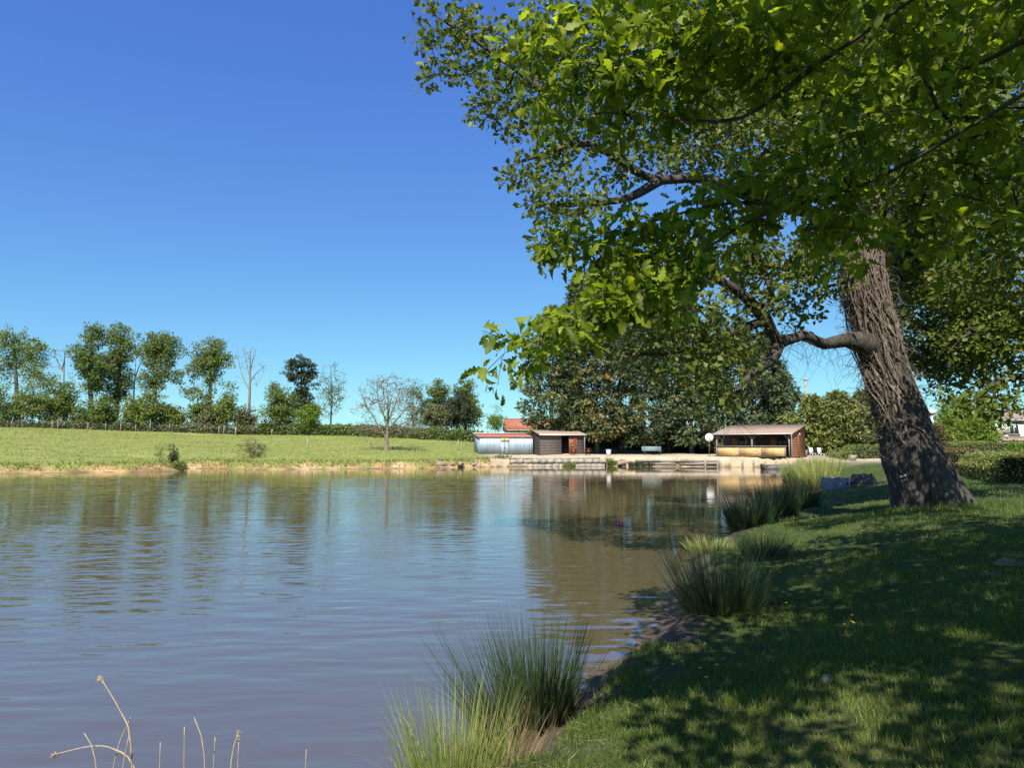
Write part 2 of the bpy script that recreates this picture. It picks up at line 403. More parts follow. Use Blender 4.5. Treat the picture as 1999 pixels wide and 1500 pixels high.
def ripple(x, y):
    """wind ripples: crests mostly across the view, gusty on open water, calm in the lee of the trees and the far bank"""
    u, v = x * .995 + y * .1, y * .995 - x * .1; u2, v2 = x * .99 - y * .14, y * .99 + x * .14
    h = RIP * (.0056 * vnoise(u * 2.7, v * 7.6) + .0040 * vnoise(u2 * 4.6 + 7, v2 * 13) + .0042 * vnoise(u2 * 1.1 + 31, v2 * 2.8))
    gust = .45 + .8 * sstep(-.6, .7, fbm(x * .09, y * .13, 0, 3))
    return h * gust * (1 - .72 * sstep(-1.5, 3.5, x - .05 * y)) * (1 - .8 * sstep(43, 54, y))
RIP = 1.0
Vw, Fw, ow = [], [], 0
def patch(ax_, ay_):
    global ow
    X_, Y_ = np.meshgrid(ax_, ay_); x_, y_ = X_.ravel(), Y_.ravel(); k_ = (np.arange(len(ay_) - 1)[:, None] * len(ax_) + np.arange(len(ax_) - 1)[None]).ravel()
    Vw.append(np.stack([x_, y_, ripple(x_, y_)], 1)); Fw.append(np.stack([k_, k_ + 1, k_ + len(ax_) + 1, k_ + len(ax_)], 1) + ow); ow += len(x_)
patch(np.arange(-14, 5.81, .15), np.arange(3, 18.01, .045))
patch(np.arange(-41, 27.1, .34), np.arange(18, 54.13, .12))
patch(np.linspace(-75, -41, 30), np.linspace(18, 54.1, 40)); patch(np.linspace(-75, 45, 60), np.linspace(54.1, 85, 60)); patch(np.linspace(27.06, 45, 8), np.linspace(18, 54.1, 20)); patch(np.linspace(-75, -14, 40), np.linspace(-5, 18, 30)); patch(np.linspace(-14, 45, 20), np.linspace(-5, 3, 6)); patch(np.linspace(5.8, 45, 12), np.linspace(3, 18, 10))
water = link('pond_water', raw_mesh('pond_water', np.concatenate(Vw), [np.concatenate(Fw)], M['water'], None, True), kind='structure')

# ------------------------------------------------------------------ leaves
def leaf_template(kind):
    if kind == 'quad':      # folded rhombus, length 1
        V = [(0, 0, 0), (.36, .5, .10), (0, 1, -.06), (-.36, .45, .10)]; Fs = [(0, 1, 2), (0, 2, 3)]
    elif kind == 'spray':   # flat fan of a conifer twig
        V = [(0, 0, 0), (.22, .45, -.05), (.10, .62, -.02), (0, 1, -.12), (-.13, .6, -.02), (-.24, .38, -.05)]
        Fs = [(0, 1, 2), (0, 2, 3), (0, 3, 4), (0, 4, 5)]
    elif kind == 'oak':     # small lobed leaf
        V = [(0, 0, 0), (.13, .36, .04), (.31, .66, .08), (.05, 1, -.06), (-.31, .60, .08), (-.13, .34, .04)]
        Fs = [(0, 1, 5), (1, 2, 3), (1, 3, 5), (5, 3, 4)]
    return np.array(V, float), np.array(Fs, int)
def big_oak_leaf(seed, curl):
    r = random.Random(seed)
    st = [(0, .012), (.12, .03), (.21, .12), (.27, .065), (.37, .175), (.43, .18), (.49, .10), (.59, .235), (.66, .24), (.72, .15), (.83, .22), (.93, .13), (1.0, .03)]
    V = []; Fs = []
    for k, (t, w) in enumerate(st):
        wl = w * r.uniform(.85, 1.15); wr = w * r.uniform(.85, 1.15); zc = -curl * t * t
        V += [(-wl, t + r.uniform(-.012, .012), zc + wl * (.5 + .6 * math.sin(3 * t + seed))), (0, t, zc), (wr, t + r.uniform(-.012, .012), zc + wr * (.5 + .6 * math.sin(2.4 * t + 2 * seed)))]
        if k:
            a = 3 * (k - 1); b = 3 * k; Fs += [(a, a + 1, b + 1, b), (a + 1, a + 2, b + 2, b + 1)]
    return np.array(V), np.array(Fs)
def rand_frames(n, up=1.0, dirs=None, dirw=0.0, g=rng):
    """random leaf frames; columns: side, along the leaf, normal (biased upward)"""
    N = g.normal(size=(n, 3)); N /= np.linalg.norm(N, axis=1)[:, None]; N[:, 2] += up; N /= np.linalg.norm(N, axis=1)[:, None] + 1e-9
    A = g.normal(size=(n, 3))
    if dirs is not None: A = A * (1 - dirw) + dirs * dirw * 1.8
    A -= N * (A * N).sum(1)[:, None]; A /= np.linalg.norm(A, axis=1)[:, None] + 1e-9
    S = np.cross(A, N); return np.stack([S, A, N], 2)
def scatter(P, fr, size, tmpl, tint):
    V, Fs = tmpl; n = len(P); k = len(V)
    W = np.einsum('nij,kj->nki', fr, V) * np.asarray(size).reshape(-1, 1, 1) + P[:, None]
    Fa = (Fs[None] + (np.arange(n) * k)[:, None, None]).reshape(-1, Fs.shape[1])
    return W.reshape(-1, 3), Fa, np.repeat(tint, k)

# ------------------------------------------------------------------ tree skeletons
class Skel:
    def __init__(s): s.P = []; s.par = []; s.r = []
    def path(s, pts, radii, parent=-1, step=None):
        pts = np.array(pts, float); n = len(pts)
        # Catmull-Rom through the given points
        Q = np.vstack([2 * pts[0] - pts[1], pts, 2 * pts[-1] - pts[-2]]); out = []; rr = []
        for i in range(n - 1):
            p0, p1, p2, p3 = Q[i:i + 4]; L = np.linalg.norm(p2 - p1); m = max(1, int(round(L / (step or .5))))
            for k in range(m):
                t = k / m
                out.append(.5 * ((2 * p1) + (-p0 + p2) * t + (2 * p0 - 5 * p1 + 4 * p2 - p3) * t * t + (-p0 + 3 * p1 - 3 * p2 + p3) * t ** 3))
                rr.append(radii[i] * (1 - t) + radii[i + 1] * t)
        out.append(pts[-1]); rr.append(radii[-1]); ids = []
        for p, r in zip(out, rr):
            s.P.append(np.array(p)); s.par.append(parent); s.r.append(r); parent = len(s.P) - 1; ids.append(parent)
        return ids
    def nearest(s, p): return int(np.argmin(((np.array(s.P) - p) ** 2).sum(1)))
    def branch(s, pts, radii, step=None):
        """a limb that starts at the nearest existing node"""
        k = s.nearest(np.array(pts[0], float)); pts = [s.P[k]] + [np.array(p, float) for p in pts[1:]]
        ids = s.path(pts, radii, s.par[k] if s.par[k] >= 0 else k, step); return ids
    def grow(s, targets, seg=.5, wig=.12, lo=0, sag=0.0):
        """join every target to the growing skeleton, nearest first"""
        T = np.array(targets, float); n = len(T)
        base = np.array(s.P); act = np.ones(len(base), bool); act[:lo] = False
        D2 = ((T[:, None] - base[None]) ** 2).sum(2) if n * len(base) < 4e7 else None
        D2[:, ~act] = 1e9
        bi = D2.argmin(1); bd = D2[np.arange(n), bi]; left = np.ones(n, bool); tips = np.zeros(n, int)
        for _ in range(n):
            k = int(np.argmin(np.where(left, bd, 1e18))); left[k] = False
            a = s.P[bi[k]]; b = T[k]; L = math.sqrt(bd[k]); m = max(1, int(L / seg)); pa = int(bi[k])
            off = rng.normal(size=3) * wig * L; new = []
            for q in range(1, m + 1):
                t = q / m; p = a + (b - a) * t + off * math.sin(PI * t) + np.array([0, 0, -sag * L * math.sin(PI * t)])
                if q < m: p = p + rng.normal(size=3) * wig * .25 * L / m
                s.P.append(p); s.par.append(pa); s.r.append(0.0); pa = len(s.P) - 1; new.append(p)
            tips[k] = pa
            if left.any():
                nd = ((T[:, None] - np.array(new)[None]) ** 2).sum(2); j = nd.argmin(1); v = nd[np.arange(n), j]
                up = v < bd; bd = np.where(up, v, bd); bi = np.where(up, len(s.P) - len(new) + j, bi)
        return tips
    def radii(s, tip, expo=.45, cap=None):
        n = len(s.P); cnt = np.zeros(n); child = np.zeros(n, bool)
        for i in range(n):
            if s.par[i] >= 0: child[s.par[i]] = True
        cnt[~child] = 1
        for i in range(n - 1, -1, -1):
            if s.par[i] >= 0: cnt[s.par[i]] += cnt[i]
        r = tip * np.maximum(cnt, 1) ** expo
        if cap: r = np.minimum(r, cap)
        man = np.array(s.r); return np.where(man > 0, man, r)
    def mesh(s, R, skip=None, minr=0.0, big=.05):
        P = np.array(s.P); par = np.array(s.par); n = len(P)
        d = np.zeros((n, 3)); ok = par >= 0
        d[ok] = P[ok] - P[par[ok]]; d /= np.linalg.norm(d, axis=1)[:, None] + 1e-9
        nd = d.copy()
        for i in range(n):
            if par[i] >= 0 and R[i] > .55 * R[par[i]]: nd[par[i]] += d[i]
        nd /= np.linalg.norm(nd, axis=1)[:, None] + 1e-9
        E = np.where(ok & (R >= minr))[0]
        if skip is not None: E = E[~np.isin(E, list(skip))]
        Vs = []; Fq = []; off = 0
        for sides, sel in ((10, R[E] > big), (6, (R[E] <= big) & (R[E] > big * .3)), (3, R[E] <= big * .3)):
            e = E[sel]
            if not len(e): continue
            p = par[e]; main = R[e] > .55 * R[p]
            for_dir = [np.where(main[:, None], nd[p], d[e]), nd[e]]; rr = [np.where(main, R[p], R[e] * 1.12), R[e]]; pp = [P[p], P[e]]
            rings = []
            for q in range(2):
                ref = np.where(np.abs(for_dir[q][:, 2:3]) > .9, np.array([[1., .2, 0]]), np.array([[.13, .21, 1.]]))
                A = np.cross(for_dir[q], ref); A /= np.linalg.norm(A, axis=1)[:, None] + 1e-9; B = np.cross(for_dir[q], A)
                th = np.arange(sides) * 2 * PI / sides
                rings.append(pp[q][:, None] + rr[q][:, None, None] * (A[:, None] * np.cos(th)[None, :, None] + B[:, None] * np.sin(th)[None, :, None]))
            V = np.concatenate(rings, 1).reshape(-1, 3); m = len(e)
            j = np.arange(sides); q = np.stack([j, (j + 1) % sides, sides + (j + 1) % sides, sides + j], 1)
            Fq.append((q[None] + (np.arange(m) * 2 * sides)[:, None, None]).reshape(-1, 4) + off); Vs.append(V); off += len(V)
        return np.concatenate(Vs), np.concatenate(Fq)

def blob_points(blobs, n, shell=.5, g=rng):
    """n points in a set of ellipsoids (centre, radii), denser towards their skins"""
    vol = np.array([b[1][0] * b[1][1] * b[1][2] for b in blobs]) ** .8
    idx = g.choice(len(blobs), n, p=vol / vol.sum())
    u = g.normal(size=(n, 3)); u /= np.linalg.norm(u, axis=1)[:, None]
    rad = g.random(n) ** (1 / 3.0); rad = np.maximum(rad, shell * g.random(n) ** .3)
    c = np.array([b[0] for b in blobs])[idx]; r = np.array([b[1] for b in blobs])[idx]
    return c + u * rad[:, None] * r
def foliage(centres, per, rad, size, tmpl, up=.7, flat=.75, outward=None, tint_bias=None):
    n = len(centres); P = np.repeat(centres, per, 0)
    o = rng.normal(size=(n * per, 3)); o /= np.linalg.norm(o, axis=1)[:, None]; o *= (rng.random(n * per) ** .5)[:, None]
    o[:, 2] *= flat; P = P + o * rad
    dirs = o / (np.linalg.norm(o, axis=1)[:, None] + 1e-9)
    if outward is not None: dirs = np.repeat(outward, per, 0) * .8 + dirs * .5
    fr = rand_frames(n * per, up, dirs, .6)
    t = np.repeat(rng.random(n), per) * .45 + rng.random(n * per) * .45
    if tint_bias is not None: t = np.clip(t + np.repeat(tint_bias, per), 0, 1)
    return scatter(P, fr, size * rng.uniform(.65, 1.25, n * per), tmpl, t)

# ------------------------------------------------------------------ trees of the background
def far_tree(name, label, px, Yd, blobs, n=160, per=26, prad=.75, leaf=.34, lm='far_a', trunk_r=.32, bare=False, group=None, cat='tree',
             bark='bark_far', lean=0, kind='quad', tip=.018, trunk_top=None, shell=.55, leaf_n=None, flat=.75, limbs=(), expo=.42):
    """blobs: (px, py, rx, ry) as seen from the photographer's place at distance Yd"""
    s = F / Yd
    bx = at(px, 840, Yd)[0]; bz = gz(bx, Yd); base = np.array([bx, Yd, bz - .1])
    B = []
    for q, (a, b, rx, ry) in enumerate(blobs):
        c = at(a, b, Yd); c[1] += (0 if len(blobs) == 1 else rng.uniform(-.5, .5) * rx / s); B.append((c, (rx / s, max(rx, 18) / s * .9, ry / s)))
    n = int(n * (1.0 if bare or per < 10 else 1.7)); leaf_n = None if leaf_n is None else leaf_n
    if not bare and per >= 10:      # loose ragged lobes plus leafy shoots along the trunk
        B = [(c_, tuple(np.array(r_) * .92)) for c_, r_ in B]
        T = blob_points(B, n, .15) + rng.normal(size=(n, 3)) * np.array([.5, .5, .42]) * (Yd / 115) * (1 if cat == 'tree' else .6)
        k_ = int(n * .1); f_ = rng.random(k_); hi_ = max(b_[0][2] for b_ in B)
        if cat == 'tree' and hi_ - bz > 5: T[:k_] = np.stack([bx + rng.normal(size=k_) * .8, Yd + rng.normal(size=k_) * .8, bz + 1 + f_ * (hi_ - bz - 1)], 1)
    else:
        T = blob_points(B, n, shell)
    T[:, 2] = np.maximum(T[:, 2], bz + .35)
    topz = max(b[0][2] + b[1][2] * .55 for b in B); cx = np.mean([b[0][0] for b in B])
    hi = B[int(np.argmax([b[0][2] for b in B]))][0]
    tt = np.array(trunk_top if trunk_top is not None else (hi[0] * .75 + bx * .25, Yd, topz))
    mid = base * .5 + tt * .5 + np.array([rng.normal() * .25 + lean, 0, 0])
    sk = Skel(); sk.path([base, base * .75 + mid * .25, mid, tt], [trunk_r * 1.35, trunk_r, trunk_r * .72, trunk_r * .2], step=.8)
    for lp_, lr_ in limbs: sk.branch([at(a_, b_, Yd + (0 if q_ == 0 else c_)) for q_, (a_, b_, c_) in enumerate(lp_)], lr_, .6)
    lo = max(1, int(len(sk.P) * (.12 if not bare else .2)))
    tips = sk.grow(T, seg=.8, wig=.13, lo=lo)
    R = sk.radii(tip, expo, trunk_r * .6)
    V, Q = sk.mesh(R, big=.12)
    t = thing(name, label, cat, tuple(base), 0, group)
    link('trunk', raw_mesh('trunk', V - base, [Q], M[bark], None, True), t)
    if leaf_n is None: leaf_n = n
    if leaf_n > 0:
        sel = T[rng.permutation(n)[:leaf_n]]
        out = sel - np.array([bx, Yd, 0]); out[:, 2] = 0; out /= np.linalg.norm(out, axis=1)[:, None] + 1e-6
        if kind == 'spray': out[:, 2] = -.25
        Vf, Ff, tn = foliage(sel, per, prad, leaf, leaf_template(kind), .8, flat, out if kind == 'spray' else None)
        Vf[:, 2] = np.maximum(Vf[:, 2], bz + .02)
        link('crown', raw_mesh('crown', Vf - base, [Ff], M[lm], tn), t)
    return t

G1 = 'tall trees along the meadow crest'
far_tree('oak_tree', 'tall leafy tree with open forked crown at the left edge of the picture', 32, 118, [(20, 668, 34, 30), (55, 690, 32, 28), (10, 715, 26, 26), (75, 722, 22, 18), (95, 745, 20, 18)], 170, 24, .7, .33, group=G1, trunk_r=.38)
far_tree('dead_tree', 'small bare dead tree poking up behind the left bushes', 122, 121, [(112, 700, 16, 24), (125, 695, 10, 20)], 30, bare=True, leaf_n=0, bark='bark_dead', trunk_r=.2, tip=.035, limbs=[([(120, 730, 0), (112, 705, .5), (104, 685, .8)], [.11, .09, .05]), ([(120, 718, 0), (126, 698, -.4), (124, 680, -.6)], [.11, .08, .04])])
far_tree('oak_tree', 'tall leafy tree with a narrow peaked top, second tall crown from left', 182, 117, [(178, 655, 22, 24), (168, 690, 28, 26), (185, 715, 34, 26), (160, 722, 20, 16), (185, 750, 24, 22)], 210, 25, .7, .33, group=G1, trunk_r=.42)
far_tree('oak_tree', 'tall dark leafy tree touching the peaked tree on its right side', 224, 120, [(235, 660, 24, 22), (245, 690, 22, 30), (225, 715, 26, 30), (238, 745, 22, 26), (220, 775, 22, 22)], 210, 25, .7, .33, group=G1, trunk_r=.4)
far_tree('oak_tree', 'tall round-headed leafy tree with a mushroom shaped crown', 302, 117, [(300, 670, 30, 22), (330, 682, 26, 22), (285, 690, 22, 20), (312, 715, 24, 30), (345, 735, 14, 12), (300, 745, 24, 18)], 210, 26, .7, .33, group=G1, trunk_r=.4)
far_tree('oak_tree', 'leafy tree with spreading top just left of the big dead tree', 408, 118, [(412, 680, 26, 18), (395, 700, 26, 16), (430, 705, 22, 12), (405, 730, 20, 26), (380, 722, 16, 12), (372, 765, 18, 10)], 170, 25, .7, .33, group=G1, trunk_r=.36)
far_tree('dead_tree', 'tall bare dead tree with grey forked limbs standing on the crest', 484, 117, [(475, 700, 12, 28), (492, 698, 12, 30), (508, 722, 12, 20), (470, 735, 10, 16), (497, 745, 10, 14)], 110, bare=True, leaf_n=0, bark='bark_dead', trunk_r=.27, tip=.024, trunk_top=at(489, 682, 117),
         limbs=[([(485, 765, 0), (476, 740, .6), (468, 715, 1), (464, 682, 1.2)], [.12, .09, .07, .035]), ([(486, 750, 0), (498, 732, -.5), (508, 722, -.8), (520, 712, -1)], [.11, .085, .06, .035]), ([(486, 735, 0), (480, 705, .5), (476, 680, .8)], [.1, .08, .035]), ([(487, 725, 0), (494, 700, -.5), (500, 684, -.8)], [.09, .07, .035])])
far_tree('dead_tree', 'thin bare tree leaning between two leafy crowns', 262, 122, [(264, 710, 8, 30), (272, 740, 8, 24)], 30, bare=True, leaf_n=0, bark='bark_dead', trunk_r=.16, tip=.035, limbs=[([(264, 745, 0), (270, 720, .5), (276, 705, .8)], [.1, .08, .05])])
G2 = 'bushes under the tall trees'
bl = [(15, 790, 42, 42, 'far_a', 'broad dark bush at the left edge under the forked tree'), (62, 775, 36, 52, 'far_a', 'tall dark bush under the forked tree'),
      (105, 782, 30, 48, 'far_a', 'dark bushy young tree with the small dead tree behind'), (128, 775, 20, 40, 'far_b', 'greyish willowy bush on the slope left of the peaked tree'),
      (162, 808, 30, 28, 'far_b', 'light green bush at the foot of the peaked tree'), (205, 800, 22, 32, 'far_a', 'dark shrub between two tall trunks'),
      (258, 800, 26, 34, 'far_b', 'green shrub left of the layered bush on the crest'), (300, 795, 36, 40, 'far_b', 'light green layered bush under the mushroom shaped crown'), (335, 812, 22, 24, 'far_b', 'low green bush right of the layered bush'),
      (392, 795, 30, 42, 'far_a', 'bushy growth around the trunk left of the big dead tree'), (440, 785, 26, 50, 'far_a', 'dense dark bushy tree beside the big dead tree'),
      (412, 815, 24, 20, 'far_olive', 'grey green scrub at the foot of the spreading tree'), (478, 815, 20, 22, 'far_olive', 'thin twiggy shrub at the foot of the big dead tree')]
for a, b, rx, ry, lm, lab in bl:
    far_tree('bush', lab, a, 114 + rng.uniform(-1.5, 2), [(a, b, rx * .8, ry * .95), (a + rx * .3, b + ry * .35, rx * .75, ry * .6), (a - rx * .35, b + ry * .4, rx * .7, ry * .55)], 95, 19, .6, .34, lm=lm, trunk_r=.14, cat='bush', group=G2)
far_tree('round_tree', 'rounded light green tree in front of the dark pine', 545, 112, [(548, 790, 30, 36), (535, 765, 16, 18), (560, 812, 30, 24), (532, 812, 20, 24)], 150, 30, .6, .3, lm='far_b', trunk_r=.2)
far_tree('pine_tree', 'dark pine with flat layered crown on the crest', 592, 116, [(586, 712, 24, 12), (600, 728, 20, 9), (580, 735, 20, 9), (594, 752, 16, 8), (588, 775, 20, 14), (600, 795, 22, 12)], 130, 40, .55, .28, lm='pine', trunk_r=.32, flat=.5)
far_tree('willow_bush', 'small yellow green rounded bush right of the dark pine', 606, 110, [(606, 815, 22, 24)], 70, 34, .5, .24, lm='lime', trunk_r=.12, cat='bush')
far_tree('sparse_tree', 'slender thinly leaved tree with see-through crown', 645, 112, [(645, 745, 28, 38), (640, 790, 26, 34), (655, 770, 24, 30)], 230, 8, .5, .22, lm='far_olive', trunk_r=.15, tip=.024, expo=.34)
far_tree('bare_tree', 'lone spreading tree with bare pinkish twigs on the far bank', 755, 79, [(745, 770, 46, 38), (770, 760, 44, 36), (720, 800, 40, 20), (790, 805, 44, 26), (755, 835, 64, 20), (712, 840, 34, 18), (802, 840, 34, 18)], 1300, 2, .35, .12, lm='far_olive', trunk_r=.2, tip=.02, expo=.32, bark='twig_pale', shell=.3, trunk_top=at(757, 770, 79),
         limbs=[([(755, 850, 0), (735, 825, .8), (715, 790, 1.4), (700, 755, 1.6)], [.1, .08, .06, .03]), ([(755, 845, 0), (778, 815, .6), (800, 790, .9)], [.1, .07, .03]), ([(755, 850, 0), (725, 838, -1), (700, 842, -1.4)], [.08, .06, .03]), ([(755, 850, 0), (790, 835, -1), (815, 840, -1.3)], [.08, .06, .03]), ([(756, 830, 0), (740, 790, -1), (735, 745, -1.5)], [.09, .07, .03]), ([(756, 820, 0), (775, 780, 1), (785, 745, 1.5)], [.09, .07, .03]), ([(756, 830, 0), (760, 800, -2), (765, 770, -3)], [.08, .06, .03]), ([(756, 840, 0), (750, 815, 2), (745, 790, 3)], [.08, .06, .03])])
far_tree('olive_tree', 'thin olive coloured tree behind the lone bare tree', 808, 112, [(808, 765, 22, 20), (812, 795, 26, 24), (820, 820, 28, 16)], 110, 15, .6, .24, lm='far_olive', trunk_r=.16)
far_tree('green_tree', 'green bushy tree with forked top left of the dark round tree', 856, 113, [(856, 765, 20, 20), (850, 795, 26, 24), (848, 820, 26, 16)], 120, 30, .6, .3, lm='far_b', trunk_r=.2)
far_tree('evergreen_tree', 'dark round evergreen tree above the long hedge', 892, 109, [(892, 795, 30, 34), (880, 812, 28, 24), (905, 815, 28, 22)], 170, 30, .55, .26, lm='pine', trunk_r=.2)
far_tree('cypress_tree', 'pointed bright green tree rising behind the dark round evergreen', 908, 114, [(906, 758, 14, 22), (912, 790, 22, 28), (922, 815, 22, 20)], 150, 28, .5, .28, lm='far_b', trunk_r=.2)
far_tree('bush', 'olive brown bush at the right end of the lone bare tree', 850, 106, [(852, 815, 24, 22)], 70, 28, .5, .25, lm='far_olive', trunk_r=.1, cat='bush')
far_tree('yellow_bush', 'bright yellow green bush left of the red roofed house', 968, 112, [(968, 825, 14, 15)], 45, 34, .4, .2, lm='lime', trunk_r=.08, cat='bush')
far_tree('sapling', 'thin bare sapling rising out of the yellow bush', 966, 113, [(968, 805, 18, 18)], 40, 4, .4, .14, lm='far_olive', trunk_r=.07, tip=.014)

# conifers of the right-hand shelter belt
G3 = 'conifers behind the terrace'
def conifer(px, Yd, top, half, label, lm='fir', n=420, low=.06, gold=0.0, name='conifer_tree'):
    bx = at(px, 880, Yd)[0]; bz = gz(bx, Yd); top_z = at(px, top - (38 if lm == 'fir' else 0), Yd)[2]; Hh = top_z - bz; Rm = half * Yd / F
    base = np.array([bx, Yd, bz - .1]); sk = Skel()
    sk.path([base, base + [0, 0, Hh * .5], base + [rng.normal() * .2, 0, Hh]], [.26, .17, .03], step=.7)
    h = rng.random(n) * (1 - low) + low; h = np.clip(np.round(h * 24) / 24 + rng.normal(size=n) * .006, low, 1); prof = np.minimum(1, (1 - h) * 2.9 + .09) * (1 - .35 * np.exp(-((h - low) / .08) ** 2))
    lump = .72 + .35 * vnoise(h * 7 + px, h * 0 + 3.3)
    th = rng.random(n) * 2 * PI; rr = 1.2 * Rm * prof * lump * (.3 + .75 * rng.random(n) ** .7)
    T = base + np.stack([np.cos(th) * rr, np.sin(th) * rr, h * Hh - .12 * rr], 1)
    tips = sk.grow(T, .8, .06, 2, sag=-.02); R = sk.radii(.014, .42, .09); V, Q = sk.mesh(R, big=.12)
    t = thing(name, label, 'tree', tuple(base), 0, G3)
    link('trunk', raw_mesh('trunk', V - base, [Q], M['bark_far'], None, True), t)
    out = np.stack([np.cos(th), np.sin(th), np.full(n, -.18)], 1)
    isg = rng.random(n) < .85 * gold * (1.2 - h)
    for nm, sel, mm in (('crown', ~isg, lm), ('crown_gold', isg, 'fir_gold')):
        if not sel.any(): continue
        Vf, Ff, tn = foliage(T[sel], 22, .7, .5, leaf_template('spray'), .7, .55, out[sel])
        Vf[:, 2] = np.maximum(Vf[:, 2], bz + .02)
        link('crown', raw_mesh('crown', Vf - base, [Ff], M[mm], tn), t)
    return t
for a in [(1078, 83, 640, 62, 'dark conifer with drooping boughs right behind the brown shed', 'fir', 520, .05, .1), (1128, 86, 585, 50, 'tall yellowing conifer second from the brown shed', 'fir', 420, .08, .55),
          (1165, 82, 560, 54, 'tallest conifer with golden brown lower boughs', 'fir', 480, .1, .6), (1212, 86, 600, 50, 'golden tinged conifer above the white bin', 'fir', 400, .1, .65),
          (1258, 82, 610, 50, 'green conifer right behind the slatted bench', 'fir', 420, .09, .2), (1305, 86, 590, 50, 'tall green conifer between bench and white disc', 'fir', 420, .09, .1),
          (1350, 82, 620, 48, 'green conifer just left of the white disc', 'fir', 420, .08, .1), (1400, 87, 640, 48, 'conifer behind the left end of the wooden hut', 'fir', 380, .05, .1),
          (1450, 85, 660, 48, 'conifer behind the middle of the wooden hut', 'fir', 380, .05, .1), (1495, 87, 690, 42, 'shorter conifer behind the right end of the wooden hut', 'fir', 340, .05, 0),
          (1528, 88, 745, 34, 'small pointed conifer between hut and utility pole', 'fir', 260, .05, 0)]:
    conifer(*a)
G4 = 'evergreens right of the hut'
for a, top, hw, lab in [(1590, 775, 40, 'yellow green evergreen directly right of the wooden hut'), (1638, 768, 42, 'broad yellow green evergreen seen through dead twigs'), (1690, 765, 40, 'yellow green evergreen beside the leaning trunk'),
                        (1745, 775, 44, 'yellow green evergreen mostly hidden behind the oak trunk')]:
    t = conifer(a, 74, top, hw * 1.25, lab, 'thuja', 330, .02, 0, 'evergreen_tree'); t['group'] = G4

# ------------------------------------------------------------------ hedges and shrubs
def hedge(name, label, pts, w, h, lm='hedge', dens=170, leaf=.12, group=None, rough=.1, core=True, round_=.25, cat='hedge'):
    """a clipped hedge along a line on the ground: leaf sheet over a dark solid core added to block light"""
    pts = np.array(pts, float); seg = np.diff(pts, axis=0); L = np.linalg.norm(seg, axis=1); tot = L.sum()
    n = int(dens * tot * (w + 2 * h)); s = rng.random(n) * tot; i = np.minimum(np.searchsorted(np.cumsum(L), s), len(L) - 1)
    st = np.concatenate([[0], np.cumsum(L)])[i]; dirn = seg[i] / L[i][:, None]; c = pts[i] + dirn * (s - st)[:, None]
    u = rng.random(n) * (w + 2 * h); side = np.where(u < h, -1, np.where(u < 2 * h, 1, 0)); nrm = np.stack([-dirn[:, 1], dirn[:, 0]], 1)
    zz = np.where(side == 0, h, rng.random(n) * h); off = np.where(side == 0, (rng.random(n) - .5) * w, side * w / 2)
    r_ = round_ * w; k = (zz > h - r_) & (side != 0); off = np.where(k, off * (1 - .35 * ((zz - h + r_) / r_) ** 2), off)
    zz = np.where(side == 0, h - .3 * r_ * (2 * np.abs(off) / w) ** 3, zz)
    P2 = c + nrm * off[:, None]; wob = rough * fbm(P2[:, 0] * .8, P2[:, 1] * .8, zz) * 1.0
    base = np.array([*pts.mean(0), 0.]); base[2] = gz(base[0], base[1])
    g = height(P2[:, 0], P2[:, 1], noise=False)
    P = np.stack([P2[:, 0], P2[:, 1], g + zz + wob * (zz / h)], 1); P[:, :2] += nrm * (side * wob)[:, None]
    P += rng.normal(size=P.shape) * leaf * .35
    # both end caps
    m = int(dens * w * h) * 2; e = rng.integers(0, 2, m); pe = pts[np.where(e == 0, 0, -1)]; de = np.where((e == 0)[:, None], -seg[0] / L[0], seg[-1] / L[-1]); ne = np.stack([-de[:, 1], de[:, 0]], 1)
    q2 = pe + ne * ((rng.random(m) - .5) * w)[:, None]; qz = rng.random(m) * h
    P = np.vstack([P, np.stack([q2[:, 0], q2[:, 1], height(q2[:, 0], q2[:, 1], noise=False) + qz], 1) + rng.normal(size=(m, 3)) * leaf * .35])
    fr = rand_frames(len(P), .5); tn = np.clip(.45 + .35 * fbm(P[:, 0] * 1.5, P[:, 1] * 1.5, P[:, 2] * 1.5) + rng.normal(size=len(P)) * .2, 0, 1)
    V, Fa, tt = scatter(P, fr, leaf * rng.uniform(.7, 1.3, len(P)), leaf_template('quad'), tn)
    t = thing(name, label, cat, tuple(base), 0, group)
    link('foliage', raw_mesh('foliage', V - base, [Fa], M[lm], tt), t)
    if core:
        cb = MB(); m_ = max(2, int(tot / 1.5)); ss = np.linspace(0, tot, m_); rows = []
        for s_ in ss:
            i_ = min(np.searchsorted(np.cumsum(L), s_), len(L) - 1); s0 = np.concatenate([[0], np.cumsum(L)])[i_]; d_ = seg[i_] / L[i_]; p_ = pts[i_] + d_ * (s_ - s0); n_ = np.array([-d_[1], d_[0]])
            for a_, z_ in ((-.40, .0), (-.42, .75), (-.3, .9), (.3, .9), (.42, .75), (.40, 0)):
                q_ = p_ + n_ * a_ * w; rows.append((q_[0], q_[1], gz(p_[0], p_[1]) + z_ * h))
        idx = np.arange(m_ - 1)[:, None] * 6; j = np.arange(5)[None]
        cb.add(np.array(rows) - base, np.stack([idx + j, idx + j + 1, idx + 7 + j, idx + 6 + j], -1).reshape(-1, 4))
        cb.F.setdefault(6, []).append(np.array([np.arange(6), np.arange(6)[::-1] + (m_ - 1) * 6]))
        cb.build('stems', M['core'], t)  # unseen solid filler behind the leaves, added to stop light passing
    return t
def wp(px, Y): return (at(px, 860, Y)[0], Y)
hedge('hedge', 'long dark clipped hedge along the top of the meadow', [wp(505, 112), wp(640, 110), wp(780, 106), wp(880, 102), wp(1050, 99)], 1.6, 1.45, 'far_a', 60, .3, rough=.25)
